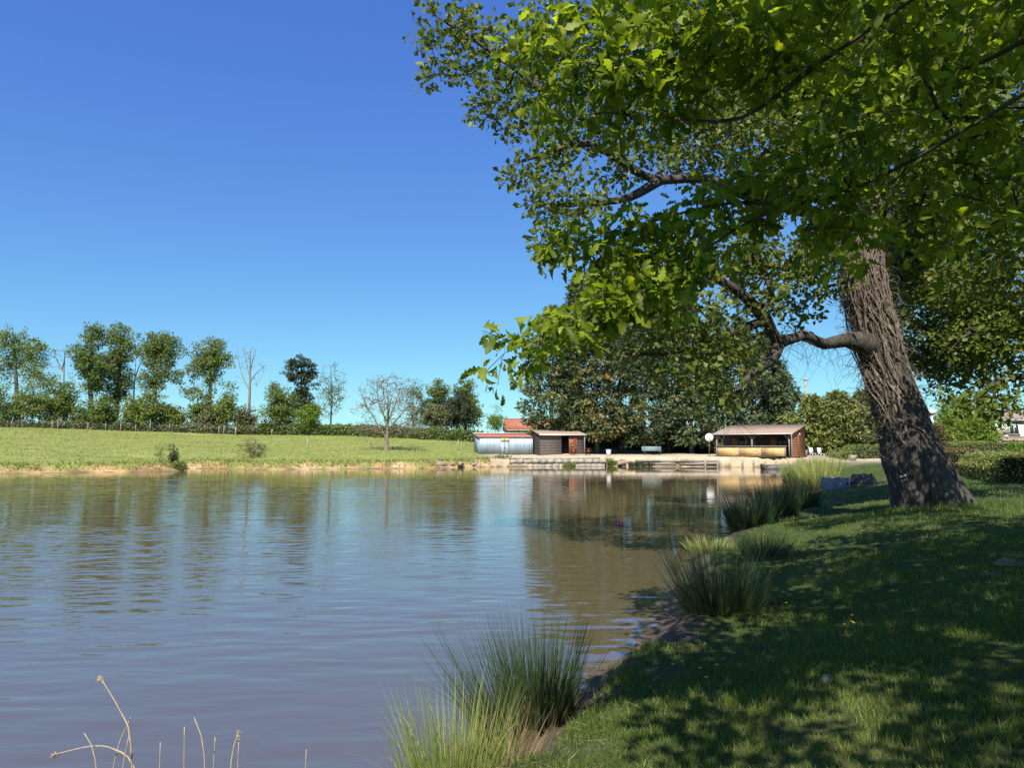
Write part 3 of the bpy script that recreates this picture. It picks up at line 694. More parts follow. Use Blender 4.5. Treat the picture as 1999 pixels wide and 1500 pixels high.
hedge('hedge', 'low rough bramble hedge along the crest fence under the tall trees', [wp(-60, 113), wp(120, 112), wp(300, 112), wp(500, 112)], 1.4, .95, 'far_olive', 45, .3, rough=.5)
def shrub(name, label, x, y, rx, h, lm, n=60, per=30, prad=.25, leaf=.12, group=None, z=None, cat='bush'):
    bz = gz(x, y) if z is None else z; base = np.array([x, y, bz]); g = [(base + [0, 0, h * .5], (rx, rx * .8, h * .5)), (base + [rx * .3, 0, h * .35], (rx * .7, rx * .7, h * .35))]
    T = blob_points(g, n, .5); T[:, 2] = np.maximum(T[:, 2], bz + .08); sk = Skel(); sk.path([base - [0, 0, .1], base + [0, 0, h * .4]], [.04, .02], step=.2)
    sk.grow(T, .3, .12, 0); R = sk.radii(.005, .4, .04); V, Q = sk.mesh(R, big=.03)
    t = thing(name, label, cat, tuple(base), 0, group); link('stems', raw_mesh('stems', V - base, [Q], M['bark_far'], None, True), t)
    Vf, Ff, tn = foliage(T, per, prad, leaf, leaf_template('quad')); Vf[:, 2] = np.maximum(Vf[:, 2], bz + .01)
    link('foliage', raw_mesh('foliage', Vf - base, [Ff], M[lm], tn), t); return t
def shp(px, Y): return at(px, 900, Y)[0], Y
hedge('undergrowth', 'dark shrubby undergrowth between the conifer trunks behind the terrace', [wp(1075, 96), wp(1250, 95), wp(1420, 94), wp(1570, 92)], 2.0, 2.6, 'far_a', 42, .34, rough=.6, cat='shrubs')
x, y = shp(982, 71.0); shrub('shrub', 'dense round green shrub at the water below the blue shed', x, y, .95, 1.15, 'hedge', 90, 34, .25, .13, z=.05)
x, y = shp(492, 68.0); shrub('shrub', 'loose grey green willow shrub on the far bank under the dead tree', x, y, 1.5, 1.9, 'far_olive', 110, 12, .3, .13)
x, y = shp(336, 60.0); shrub('shrub', 'dark narrow shrub on the corner of the far bank', x, y, .4, 1.7, 'pine', 40, 24, .22, .12)
x, y = shp(312, 60.5); shrub('sapling', 'thin young tree on the corner of the far bank', x, y, .55, 1.8, 'far_b', 30, 8, .2, .12, cat='tree')
x, y = shp(350, 59.2); shrub('shrub', 'low green shrub hanging to the water by the dark narrow shrub', x, y, .6, .7, 'far_b', 40, 26, .22, .12)
x, y = shp(1190, 71.3); shrub('shrub', 'green leafy clump at the quay under the white bin', x, y, .8, .75, 'far_b', 60, 26, .2, .12, z=.05)
x, y = shp(1640, 56.0); shrub('shrub', 'pale small rounded shrub at the end of the lit lawn', x, y, 1.0, .8, 'hedge', 60, 26, .25, .12)

# right-hand hedges round the lawn
hedge('clipped_hedge', 'rounded clipped hedge at the right edge with a dark shadow on its front', [wp(2000, 21.5), wp(1955, 23.5), wp(1918, 27)], 1.7, .85, 'hedge', 900, .055, rough=.06, round_=.8)
hedge('clipped_hedge', 'long low clipped hedge running behind the rounded hedge', [wp(1845, 38), wp(1930, 37), wp(2060, 36)], 1.2, 1.3, 'hedge', 600, .06, rough=.08)
hedge('clipped_hedge', 'brown twiggy hedge section just right of the oak trunk', [wp(1845, 29), wp(1890, 28)], 1.0, 1.0, 'hedge_brown', 700, .06, rough=.1)
hedge('tall_hedge', 'tall brownish hedge block touching the oak trunk', [wp(1795, 37), wp(1832, 37)], 1.3, 2.15, 'hedge_brown', 500, .08, rough=.1, round_=.1)
hedge('clipped_hedge', 'bright low hedge between tall brown hedge and light green trees', [wp(1838, 41), wp(1900, 41)], 1.2, 1.25, 'hedge', 400, .08, rough=.08)
hedge('clipped_hedge', 'low dark hedge at the far end of the lit lawn left of the trunk', [wp(1655, 60), wp(1760, 60)], 1.2, 1.0, 'far_a', 160, .14, rough=.12)
x, y = shp(1990, 27.5); shrub('laurel_shrub', 'glossy light green shrub behind the rounded hedge at the right edge', x, y, .6, 1.35, 'lime', 70, 22, .22, .1)
for a, b, Yd, rx, ry, lab in [(1860, 835, 58, 30, 32, 'light green tree beside the white lamp post'), (1910, 838, 55, 34, 34, 'light green leafy tree left of the white house'), (1885, 800, 64, 40, 30, 'tall light green tree behind the low hedges'), (1985, 815, 120, 50, 24, 'light green tree behind the white house')]:
    far_tree('lime_tree', lab, a, Yd, [(a, b, rx, ry), (a + rx * .4, b + ry * .5, rx * .8, ry * .5), (a - rx * .4, b + ry * .4, rx * .8, ry * .6)], 150, 26, .42, .2, lm='lime', trunk_r=.13, group='light green trees beyond the lawn')

# ------------------------------------------------------------------ sheds and hut
def corr(mb, x0, x1, y0, z0, y1, z1, pitch_=.2, amp=.02, n=None):
    """corrugated sheet between two parallel edges (x0..x1 at y0,z0 and y1,z1)"""
    n = n or int((x1 - x0) / pitch_ * 6); xx = np.linspace(x0, x1, n); d = np.array([y1 - y0, z1 - z0]); nn = np.array([-d[1], d[0]]) / np.linalg.norm(d)
    o = amp * np.cos(xx / pitch_ * 2 * PI); th = .012
    rows = []
    for yy, zz, k in ((y0, z0, 0), (y1, z1, 0), (y1, z1, -th), (y0, z0, -th)):
        rows.append(np.stack([xx, yy + nn[0] * (o + k), zz + nn[1] * (o + k)], 1))
    V = np.concatenate(rows); i = np.arange(n - 1); q = []
    for r in range(4):
        a = r * n; b = ((r + 1) % 4) * n; q.append(np.stack([a + i, a + i + 1, b + i + 1, b + i], 1))
    mb.add(V, np.concatenate(q)); return mb
def boards(mb, p0, p1, z0, z1, top1=None, h=.17, th=.03, gap=.012):
    """horizontal weatherboards on the wall line p0->p1; the top may slope from z1 to top1"""
    p0 = np.array(p0, float); p1 = np.array(p1, float); top1 = z1 if top1 is None else top1; L = np.linalg.norm(p1 - p0); d = (p1 - p0) / L; nrm = np.array([d[1], -d[0]])
    z = z0
    while z < max(z1, top1) - .02:
        zt = min(z + h - gap, max(z1, top1)); a, b = 0.0, L
        if top1 != z1:
            zc = z + .02
            if z1 < top1 and zc > z1: a = L * (zc - z1) / (top1 - z1)
            if z1 > top1 and zc > top1: b = L * (z1 - zc) / (z1 - top1)
        if b - a > .05:
            q = []
            for zz, o in ((z, th), (zt, th * .45)):
                for s_ in (a, b): q.append((*(p0 + d * s_ + nrm * o), zz))
            for zz, o in ((z, -.01), (zt, -.01)):
                for s_ in (a, b): q.append((*(p0 + d * s_ + nrm * o), zz))
            mb.add(q, [(0, 1, 3, 2), (4, 6, 7, 5), (0, 4, 5, 1), (2, 3, 7, 6), (0, 2, 6, 4), (1, 5, 7, 3)])
        z += h
    return mb
def wall_slab(mb, p0, p1, z0, za, zb, th=.08):
    p0 = np.array(p0, float); p1 = np.array(p1, float); d = (p1 - p0) / np.linalg.norm(p1 - p0); n = np.array([-d[1], d[0]]) * th
    V = [(*p0, z0), (*p1, z0), (*p1, zb), (*p0, za), (*(p0 + n), z0), (*(p1 + n), z0), (*(p1 + n), zb), (*(p0 + n), za)]
    return mb.add(V, [(0, 1, 2, 3), (5, 4, 7, 6), (3, 2, 6, 7), (1, 0, 4, 5), (0, 3, 7, 4), (2, 1, 5, 6)])

SHY = 79.0; srot = math.radians(14)
p = at(936, 888, SHY); blue = thing('metal_shed', 'light blue corrugated metal shed with low red roof', 'shed', (p[0], SHY, gz(p[0], SHY) - .02), srot)
wl, wd, wh = 6.05, 3.0, 1.9
m = MB(); corr(m, 0, wl, 0.0, 0.0, 0.0, wh, .21, .022); m.build('front_wall', M['metal_blue'], blue)
m = MB(); wall_slab(m, (0, wd), (0, .03), 0, wh + .38, wh, .05); m.build('side_wall', M['metal_side'], blue)
m = MB(); wall_slab(m, (wl, .03), (wl, wd), 0, wh, wh + .38, .05); m.build('side_wall', M['metal_side'], blue)
m = MB(); wall_slab(m, (wl - .05, wd), (.05, wd), 0, wh + .38, wh + .38, .05); m.build('back_wall', M['metal_side'], blue)
m = MB(); corr(m, -.12, wl + .05, -.12, wh + .03, wd + .15, wh + .45, .24, .035); m.build('roof', M['tile_red'], blue)
m = MB(); m.box(-.14, wl + .06, wd + .1, wd + .24, wh + .44, wh + .54); m.build('ridge_flashing', M['pale'], blue)
for x0 in (2.42, 2.88):
    m = MB(); m.box(x0, x0 + .44, -.075, -.03, .02, 1.38); d = m.build('door', M['metal_blue'], blue)
    m = MB(); m.box(x0 + .05 if x0 > 2.6 else x0 + .35, x0 + .09 if x0 > 2.6 else x0 + .39, -.1, -.076, .65, .8); m.build('handle', M['metal_dark'], d)
for x0 in (2.42, 2.88):
    m = MB(); m.box(x0, x0 + .44, -.085, -.03, 1.42, 1.78); m.build('yellow_board', M['board_yellow'], blue)
# brown shed next to it
p2 = at(1054, 888, SHY - .9); br = thing('wooden_shed', 'dark brown boarded shed with open door and tiled roof', 'shed', (p2[0], SHY - .9, gz(p2[0], SHY - .9) - .02), srot)
bw, bd, bh, bb = 5.1, 3.4, 2.3, 2.85
m = MB(); boards(m, (0, 0), (2.45, 0), 0, bh, h=.17); m.build('front_boards', M['wood_board'], br)
m = MB(); wall_slab(m, (0, .012), (2.45, .012), 0, bh, bh, .06); m.build('front_wall', M['wood_dark'], br)
m = MB(); boards(m, (-.002, bd), (-.002, 0.03), 0, bb, bh, h=.17); m.build('side_boards', M['wood_dark'], br)
m = MB(); wall_slab(m, (.012, bd), (.012, .08), 0, bb, bh, .06); m.build('side_wall', M['wood_dark'], br)
m = MB(); wall_slab(m, (bw, .05), (bw, bd), 0, bh, bb, .06); m.build('side_wall', M['wood_dark'], br)
m = MB(); wall_slab(m, (bw - .06, bd), (.08, bd), 0, bb, bb, .06); m.build('back_wall', M['wood_dark'], br)
m = MB(); wall_slab(m, (2.45, 1.2), (bw - .08, 1.2), 0, bh + .15, bh + .15, .06); m.build('inner_dark_sheet', M['interior_shade'], br)  # near-black sheet behind the opening; the shade inside is put into its colour
m = MB(); boards(m, (4.2, 0), (bw - .03, 0), 0, bh, h=.17); m.build('front_boards', M['wood_dark'], br)
m = MB(); corr(m, -.15, bw + .15, -.3, bh + .02, bd + .2, bb + .12, .22, .035); m.build('roof', M['tile_weathered'], br)
m = MB(); m.box(-.15, bw + .15, -.36, -.31, bh - .1, bh + .03); m.build('fascia', M['pale'], br)
m = MB(); m.box(3.3, 4.18, -.06, -.02, .05, 2.1); dr = m.build('door', M['wood_red'], br)
m = MB()
for a, b in (((3.33, -.085, .1), (3.33, -.085, 2.05)), ((4.15, -.085, .1), (4.15, -.085, 2.05)), ((3.33, -.088, .14), (4.15, -.088, .14)), ((3.33, -.088, 1.05), (4.15, -.088, 1.05)), ((3.33, -.088, 2.0), (4.15, -.088, 2.0)), ((3.36, -.082, 1.08), (4.12, -.082, 1.97)), ((3.36, -.082, .17), (4.12, -.082, 1.02))):
    m.bar(a, b, .04, .09)
m.build('door_brace', M['wood_orange'], dr)
m = MB(); m.bar((bw - .05, -.2, 0), (bw - .05, -.2, bh), .09, .09); m.build('post', M['wood_grey'], br)

# hut with a porch
HY = 71.5; hrot = -math.radians(37)
ph = at(1398, 891, HY); hut = thing('wooden_hut', 'reddish wooden hut with tiled lean-to roof and open porch', 'hut', (ph[0], HY, gz(ph[0], HY) - .02), hrot)
hut.scale = (.89, .88, .98)
hw, hd, hp, he, hb = 8.2, 5.2, 2.2, 2.25, 3.15       # width, depth, porch depth, eave and back heights
zr = lambda y: he + (hb - he) * y / hd
m = MB(); corr(m, -.25, hw + .25, -.35, zr(-.35) + .06, hd + .2, zr(hd + .2) + .06, .23, .04); m.build('roof', M['tile_weathered'], hut)
m = MB(); m.bar((-.25, -.42, he - .03), (hw + .25, -.42, he - .03), .12, .1); gut = m.build('gutter', M['pale'], hut)
m = MB(); m.tube([(hw + .1, -.42, he - .05), (hw + .1, -.3, he - .3), (hw + .02, -.1, he - .5), (hw + .02, -.1, 0)], .055, 8); m.build('downpipe', M['pale'], hut)
m = MB(); wall_slab(m, (0, hp), (hw - .12, hp), 0, zr(hp), zr(hp), .1); m.build('back_porch_wall', M['wood_red'], hut)
m = MB(); boards(m, (.1, hp - .012), (hw - .15, hp - .012), 0, zr(hp) - .05, h=.16); m.build('porch_boards', M['wood_dark'], hut)
m = MB(); boards(m, (hw, .35), (hw, hd), 0, zr(.35) - .04, zr(hd) - .04, h=.16); m.build('side_boards', M['wood_orange'], hut)
m = MB(); wall_slab(m, (hw - .012, .35), (hw - .012, hd), 0, zr(.35) - .03, zr(hd) - .03, .09); m.build('side_wall', M['wood_red'], hut)
m = MB(); m.bar((hw + .05, hp + .2, 0), (hw + .05, hp + .2, zr(hp + .2) - .05), .09, .05); m.build('corner_trim', M['wood_orange'], hut)
m = MB(); wall_slab(m, (0.1, hd), (.1, hp + .1), 0, zr(hd), zr(hp), .09); m.build('side_wall', M['wood_red'], hut)
m = MB(); wall_slab(m, (hw - .2, hd), (.2, hd), 0, zr(hd), zr(hd), .09); m.build('back_wall', M['wood_red'], hut)
for i, x0 in enumerate((.12, 4.05, hw - .25)):
    m = MB(); m.bar((x0, -.02, 0), (x0, -.02, he - .04), .14, .14)
    m.bar((x0, -.02, he - .62), (x0 + (.5 if i < 2 else -.5), -.02, he - .08), .09, .09)
    if i == 1: m.bar((x0, -.02, he - .62), (x0 - .5, -.02, he - .08), .09, .09)
    m.build('porch_post', M['wood_grey'], hut)
m = MB(); m.bar((0, -.02, he + .005), (hw, -.02, he + .005), .12, .14); m.build('porch_beam', M['wood_red'], hut)
for a, b in ((.22, 2.62), (2.74, 5.04), (5.16, 7.5)):
    m = MB(); m.box(a, b, -.1, .06, .05, .98); m.build('stone_panel', M['stonework'], hut)
for a in (.13, 2.68, 5.10, 7.56):
    m = MB(); m.box(a - .055, a + .055, -.16, .02, 0, 1.0) if a > .2 else m.box(a - .055, a + .055, -.16, -.1, 0, 1.0); m.build('panel_post', M['wood_grey'], hut)
m = MB(); m.box(.05, 7.72, -.22, .14, 1.003, 1.07); m.build('counter_top', M['wood_grey'], hut)
for a, b in ((1.9, 3.1), (6.1, 7.3)):
    m = MB(); m.box(a, b, hp - .1, hp - .045, 1.0, 1.9); w = m.build('window', M['wood_dark'], hut)
    m = MB(); m.box(a + .07, (a + b) / 2 - .03, hp - .12, hp - .101, 1.07, 1.83); m.box((a + b) / 2 + .03, b - .07, hp - .12, hp - .101, 1.07, 1.83); m.build('pane', M['glass'], w)
    for s0, s1 in ((a - .75, a - .06), (b + .06, b + .7)):
        m = MB(); m.box(s0, s1, hp - .11, hp - .05, .95, 1.95); sh_ = m.build('shutter', M['wood_orange'], hut)
        m = MB(); m.bar((s0 + .06, hp - .125, 1.05), (s1 - .06, hp - .125, 1.85), .03, .09); m.build('brace', M['wood_red'], sh_)
m = MB(); m.box(4.2, 5.1, hp - .1, hp - .05, .02, 2.0); dd = m.build('door', M['wood_dark'], hut)
m = MB(); m.box(4.28, 4.32, hp - .14, hp - .101, .95, 1.1); m.build('handle', M['metal_dark'], dd)
m = MB(); m.box(hw + .05, hw + .15, hp + .5, hp + .62, 2.1, 2.3); m.build('wall_lamp', M['pale'], hut)

# houses
def house(name, label, px, Yd, w, d, h, roof_h, rz, rm, wins=(), over=.35, z=None, hip=.0):
    x = at(px, 850, Yd)[0]; z = gz(x, Yd) if z is None else z; t = thing(name, label, 'house', (x, Yd, z), rz)
    m = MB(); m.box(0, w, 0, d, -.4, h); m.build('wall', M['render'], t)
    V = [(-over, -over, h), (w + over, -over, h), (w + over, d + over, h), (-over, d + over, h), (-over + hip, d / 2, h + roof_h), (w + over - hip, d / 2, h + roof_h)]
    m = MB(); m.add(V, [(0, 1, 5, 4), (2, 3, 4, 5), (3, 2, 1, 0)], [(0, 4, 3), (1, 2, 5)]); m.V[0][:, 2] += .004; r = m.build('roof', M[rm], t)
    m = MB(); m.bar((-over, -over - .05, h - .02), (w + over, -over - .05, h - .02), .1, .1); m.build('gutter', M['pale'], r)
    m = MB(); m.bar((-over + hip, d / 2, h + roof_h + .03), (w + over - hip, d / 2, h + roof_h + .03), .22, .12); m.build('ridge_tiles', M[rm], r)
    for x0, x1, z0, z1 in wins:
        m = MB(); m.box(x0 - .07, x1 + .07, -.05, .02, z0 - .07, z1 + .07); wn_ = m.build('window', M['white'], t)
        m = MB(); m.box(x0, (x0 + x1) / 2 - .04, -.07, -.051, z0, z1); m.build('pane', M['glass'], wn_)
        m = MB(); m.box((x0 + x1) / 2 + .04, x1, -.07, -.051, z0, z1); m.build('pane', M['glass'], wn_)
        m = MB(); m.box(x0 - .2, x1 + .2, -.16, -.051, z0 - .17, z0 - .08); m.build('sill', M['concrete_pale'], wn_)
        m = MB(); m.box(x0 - .62, x0 - .1, -.09, -.02, z0 - .05, z1 + .05); m.build('shutter', M['pale'], wn_)
        m = MB(); m.box(x0 - .5, x1 + .5, -.06, .0, z1 + .22, z1 + .4); m.build('lintel', M['wood_board'], wn_)
    return t
house('red_roofed_house', 'house with orange red tiled roof showing above the hedge', 993, 128, 9, 7, 2.0, 2.1, .12, 'tile_red', [(1.2, 2.2, .8, 1.7)], z=gz(at(1000, 850, 105)[0], 105) + .1)
wh_ = house('white_house', 'pale two storey house with weathered roof at the right edge', 1957, 92, 9, 8, 4.6, 1.6, -.12, 'tile_grey', [(.9, 1.9, 2.9, 4.0), (5, 6, 2.9, 4.0)], z=gz(at(1957, 850, 92)[0], 92) - .4, hip=3.2)
m = MB(); m.box(-1.0, 9.5, -2.4, -.02, -.4, 1.95); an = m.build('annex', M['render'], wh_)
m = MB(); corr(m, -1.2, 9.7, -2.6, 1.97, -.03, 2.5, .25, .04); m.build('annex_roof', M['tile_weathered'], an)
m = MB(); m.tube([(1.95, -3.4, -.5), (1.95, -3.4, 2.6)], .06, 8); m.build('white_post', M['white'], wh_)

# ------------------------------------------------------------------ terrace furniture and quay
def gp(px, Yd): x = at(px, 890, Yd)[0]; return (x, Yd, gz(x, Yd))
tb = thing('picnic_table', 'reddish wooden picnic table in front of the brown shed', 'table', gp(1133, 75.5), .15)
for k in range(4):
    m = MB(); m.box(-1.05, 1.05, -.38 + k * .195, -.38 + k * .195 + .18, .70, .74); m.build('top_plank', M['wood_red'], tb)
for s_ in (-1, 1):
    m = MB(); m.box(-1.05, 1.05, s_ * .72 - .13, s_ * .72 + .13, .42, .46); m.build('seat', M['wood_red'], tb)
for s_ in (-1, 1):
    m = MB(); m.bar((s_ * .8, -.3, .70), (s_ * .8, -.68, 0), .06, .09, (1, 0, 0)); m.bar((s_ * .8, .3, .70), (s_ * .8, .68, 0), .06, .09, (1, 0, 0)); m.bar((s_ * .8, -.8, .39), (s_ * .8, .8, .39), .06, .07); m.bar((s_ * .8, -.36, .67), (s_ * .8, .36, .67), .055, .05)
    m.build('leg_frame', M['wood_orange'], tb)
bn = thing('park_bench', 'pale green slatted bench in front of the conifers', 'bench', gp(1273, 78), 0)
for k in range(4):
    m = MB(); m.box(-1.05, 1.05, -.25 + k * .125, -.25 + k * .125 + .105, .43, .46); m.build('seat_slat', M['bench'], bn)
for k in range(3):
    m = MB(); m.bar((-1.05, .29 + k * .035, .56 + k * .14), (1.05, .29 + k * .035, .56 + k * .14), .03, .11); m.build('back_slat', M['bench'], bn)
for s_ in (-1, 1):
    m = MB(); m.bar((s_ * .8, -.2, .425), (s_ * .8, -.24, 0), .05, .05); m.build('leg', M['metal_dark'], bn)
    m = MB(); m.bar((s_ * .8, .37, .9), (s_ * .8, .26, .4), .05, .05); m.bar((s_ * .8, .26, .4), (s_ * .8, .3, 0), .05, .05); m.bar((s_ * .8, -.22, .4), (s_ * .8, .28, .4), .045, .045); m.build('leg', M['metal_dark'], bn)
def lathe(prof, n=18):
    m = MB(); th = np.arange(n) * 2 * PI / n; V = [(r * math.cos(a), r * math.sin(a), z) for r, z in prof for a in th]; k = len(prof)
    i = np.arange(k - 1)[:, None] * n; j = np.arange(n)[None]; m.add(V, np.stack([i + j, i + (j + 1) % n, i + n + (j + 1) % n, i + n + j], -1).reshape(-1, 4)); return m
bi = thing('litter_bin', 'white plastic bin standing at the quay edge', 'bin', gp(1188, 73.5))
lathe([(.001, .003), (.19, .003), (.25, .62), (.22, .62), (.18, .05), (.001, .05)]).build('bin_body', M['white'], bi, True)
lathe([(.245, .585), (.285, .59), (.29, .64), (.245, .645), (.245, .585)]).build('rim', M['white'], bi)
ds = thing('disc_sign', 'round white disc on a thin post left of the hut', 'sign', gp(1385, 72.5))
m = MB(); m.tube([(0, 0, -.05), (0, 0, 1.75)], .03, 8); m.build('post', M['wood_orange'], ds)
m = lathe([(.001, -.02), (.41, -.02), (.42, 0), (.41, .02), (.001, .02)], 32); V_ = m.V[0]; m.V[0] = np.stack([V_[:, 0], V_[:, 2] - .06, V_[:, 1] + 1.9], 1); dc = m.build('disc', M['white'], ds)
m = MB(); m.box(-.015, .015, -.09, -.083, 1.62, 1.85); m.box(-.06, .06, -.09, -.083, 1.74, 1.77); m.build('mark', M['metal_dark'], dc)
for q, (pxx, lab) in enumerate([(1587, 'left one of two pale upright slabs right of the hut'), (1603, 'right one of two pale upright slabs right of the hut')]):
    t = thing('chair', lab.replace('upright slabs', 'upright garden chairs'), 'chair', gp(pxx, 69), .25, 'pale garden chairs')
    m = MB(); m.bar((0, .2, .38), (0, .3, .95), .42, .035, (0, -1, .1)); m.build('backrest', M['pale'], t)
    m = MB(); m.box(-.21, .21, -.2, .22, .36, .4); m.build('seat', M['pale'], t)
    for a in (-1, 1):
        for b in (-1, 1):
            m = MB(); m.bar((a * .18, b * .17, .36), (a * .2, b * .2, 0), .04, .04); m.build('leg', M['pale'], t)
t = thing('grey_box', 'small grey box at the back corner of the hut', 'box', gp(1570.5, 71)); m = MB(); m.box(-.2, .2, -.2, .2, 0, .6); m.build('box_body', M['concrete'], t); m = MB(); m.box(-.23, .23, -.23, .23, .603, .66); m.build('lid', M['pale'], t)
t = thing('flower_pot', 'cream square pot at the end of the lit lawn', 'pot', gp(1664, 53)); m = MB(); q = [(-.16, -.16, 0), (.16, -.16, 0), (.16, .16, 0), (-.16, .16, 0), (-.23, -.23, .42), (.23, -.23, .42), (.23, .23, .42), (-.23, .23, .42)]
m.add(q, [(3, 2, 1, 0), (0, 1, 5, 4), (1, 2, 6, 5), (2, 3, 7, 6), (3, 0, 4, 7)]); m.build('pot_body', M['terracotta'], t); m = MB(); m.box(-.2, .2, -.2, .2, .36, .39); m.build('soil', M['mud'], t)

# quay wall blocks, timbers and posts
qa, qb = gnd(1000, 911.4)[:2], gnd(1172, 911)[:2]
qw = thing('quay_wall', 'low pale block wall along the water below the brown shed', 'wall', (qa[0], qa[1] - .12, 0), math.atan2(qb[1] - qa[1], qb[0] - qa[0])); L = np.linalg.norm(qb - qa); x0 = 0.0
for row in range(2):
    x0 = -.3 * row
    while x0 < L:
        w_ = rng.uniform(.5, .85); m = MB(); o_ = rng.uniform(-.03, .03); m.box(x0 + .02, x0 + w_ - .02, -.15 + o_, .35 + o_, -.2 + row * .48, .26 + row * .46 + rng.uniform(-.02, .02)); m.build('block', M['concrete_pale'], qw); x0 += w_
m = MB(); m.box(-.3, L, .0, .45, .74, .86); m.build('coping', M['concrete_pale'], qw)
ta, tb_ = gnd(1238, 911.2)[:2], gnd(1405, 911.9)[:2]
te = thing('timber_edging', 'weathered horizontal timbers holding the bank below the bench', 'edging', (ta[0], ta[1] - .08, 0), math.atan2(tb_[1] - ta[1], tb_[0] - ta[0])); L = np.linalg.norm(tb_ - ta)
for a, b, z in ((0, .32, .55), (.30, .62, .52), (.60, .84, .56), (.82, 1.0, .54), (.1, .5, .28), (.52, .86, .26), (.84, 1.0, .3)):
    m = MB(); m.bar((a * L + .05, rng.uniform(-.05, .05), z), (b * L - .05, rng.uniform(-.05, .05), z + rng.uniform(-.03, .03)), .14, .2); m.build('timber', M['wood_grey'], te)
for q, pxx in enumerate((1376, 1400, 1449, 1471, 1546)):
    g = gnd(pxx, 912.3); t = MB(); t.tube([(0, 0, -.5), (.02, 0, .35), (.0, .01, .72)], [.1, .095, .085], 8)
    o = t.build('mooring_post', M['post'], loc=(g[0], g[1] - .12, 0)); tag(o, ['pale mooring post at the left of the timbers', 'pale mooring post under the hut left corner', 'pale mooring post left of a twin below the hut', 'pale mooring post right of a twin below the hut', 'pale mooring post beside the grey boat'][q], 'post', 'mooring posts below the hut')
# rocks at the water's edge
for q in range(16):
    pxx = [812, 822, 832, 838, 846, 855, 866, 880, 898, 925, 1215, 1232, 1262, 1290, 1320, 1345][q]; g = gnd(pxx, 913.5 if q < 10 else 911.2); r_ = rng.uniform(.22, .55)
    m = lathe([(.001, -1), (.6, -.8), (.95, -.2), (.9, .3), (.55, .75), (.001, .85)], 9); V_ = m.V[0] * r_ * np.array([rng.uniform(1, 1.5), 1, rng.uniform(.6, .9)]); V_ += .18 * r_ * rng.normal(size=V_.shape); m.V[0] = V_
    o = m.build('bank_rock', M['rock'], loc=(g[0], g[1] + rng.uniform(0, .6), .12 + .25 * rng.random()), rz=rng.random() * 6)
    nth = ['first', 'second', 'third', 'fourth', 'fifth', 'sixth', 'seventh', 'eighth', 'ninth', 'tenth']
    tag(o, f'ochre bank rock, {nth[q]} counting right from the lone bare tree' if q < 10 else f'ochre rock at the terrace foot, {nth[q - 10]} counting right from the white bin', 'rock', 'rocks by the bare tree' if q < 10 else 'rocks below the bench')
# boat
bt = thing('flat_boat', 'grey flat-bottomed boat moored below the hut', 'boat', (*gnd(1523, 916.5)[:2], -.12), .04)
def hull(l, w, h, t=0.0):
    prof = [(-l / 2, .75, .12), (-l / 2 + .35, .95, 0), (l / 2 - .5, .95, 0), (l / 2, .7, .2)]; V = []
    for x_, f_, z0 in prof: V += [(x_, -w / 2 * f_ + t, z0 + t), (x_, w / 2 * f_ - t, z0 + t), (x_, w / 2 * f_ * 1.1 - t, h), (x_, -w / 2 * f_ * 1.1 + t, h)]
    return V
m = MB(); V_ = np.array(hull(3.0, 1.15, .5)); q = []
for k in range(3): a = 4 * k; q += [(a, a + 4, a + 5, a + 1), (a + 1, a + 5, a + 6, a + 2), (a + 3, a + 7, a + 4, a)]
q += [(0, 1, 2, 3), (15, 14, 13, 12)]; m.add(V_, q); m.build('hull', M['boat'], bt)
for y_ in (-.6, .6): m = MB(); m.bar((-1.5, y_, .5), (1.5, y_ * .9, .53), .07, .05); m.build('gunwale', M['wood_grey'], bt)
for x_ in (-.6, .6): m = MB(); m.box(x_ - .13, x_ + .13, -.52, .52, .36, .4); m.build('thwart', M['wood_grey'], bt)
m = MB(); m.box(-1.56, -1.49, -.42, .42, .1, .56); m.build('transom', M['metal_dark'], bt)
# utility pole and lamp post
up = thing('utility_pole', 'grey utility pole rising above the evergreens right of the hut', 'pole', gp(1577, 84)); h_ = at(1577, 738, 84)[2] - gz(at(1577, 890, 84)[0], 84)
m = MB(); m.tube([(0, 0, -.2), (0, 0, h_)], [.16, .12], 10); m.build('pole_shaft', M['post'], up); m = MB(); m.bar((-.35, -.13, h_ - .25), (.35, -.13, h_ - .25), .07, .09); m.build('crossarm', M['wood_grey'], up)
for s_ in (-.28, .28): m = MB(); m.tube([(s_, -.13, h_ - .2), (s_, -.13, h_ - .02)], .04, 8); m.build('insulator', M['pale'], up)
lp = thing('lamp_post', 'white lamp post above the tall brown hedge', 'lamp post', gp(1823, 50)); h_ = at(1823, 805, 50)[2] - gz(at(1823, 890, 50)[0], 50)
m = MB(); m.tube([(0, 0, -.1), (0, 0, h_ - .2)], .07, 8); m.build('shaft', M['white'], lp); m = MB(); m.add([(-.12, -.12, h_ - .2), (.12, -.12, h_ - .2), (.12, .12, h_ - .2), (-.12, .12, h_ - .2), (-.2, -.2, h_ + .12), (.2, -.2, h_ + .12), (.2, .2, h_ + .12), (-.2, .2, h_ + .12), (0, 0, h_ + .25)], [(3, 2, 1, 0), (0, 1, 5, 4), (1, 2, 6, 5), (2, 3, 7, 6), (3, 0, 4, 7)], [(4, 5, 8), (5, 6, 8), (6, 7, 8), (7, 4, 8)]); m.build('lantern', M['white'], lp)
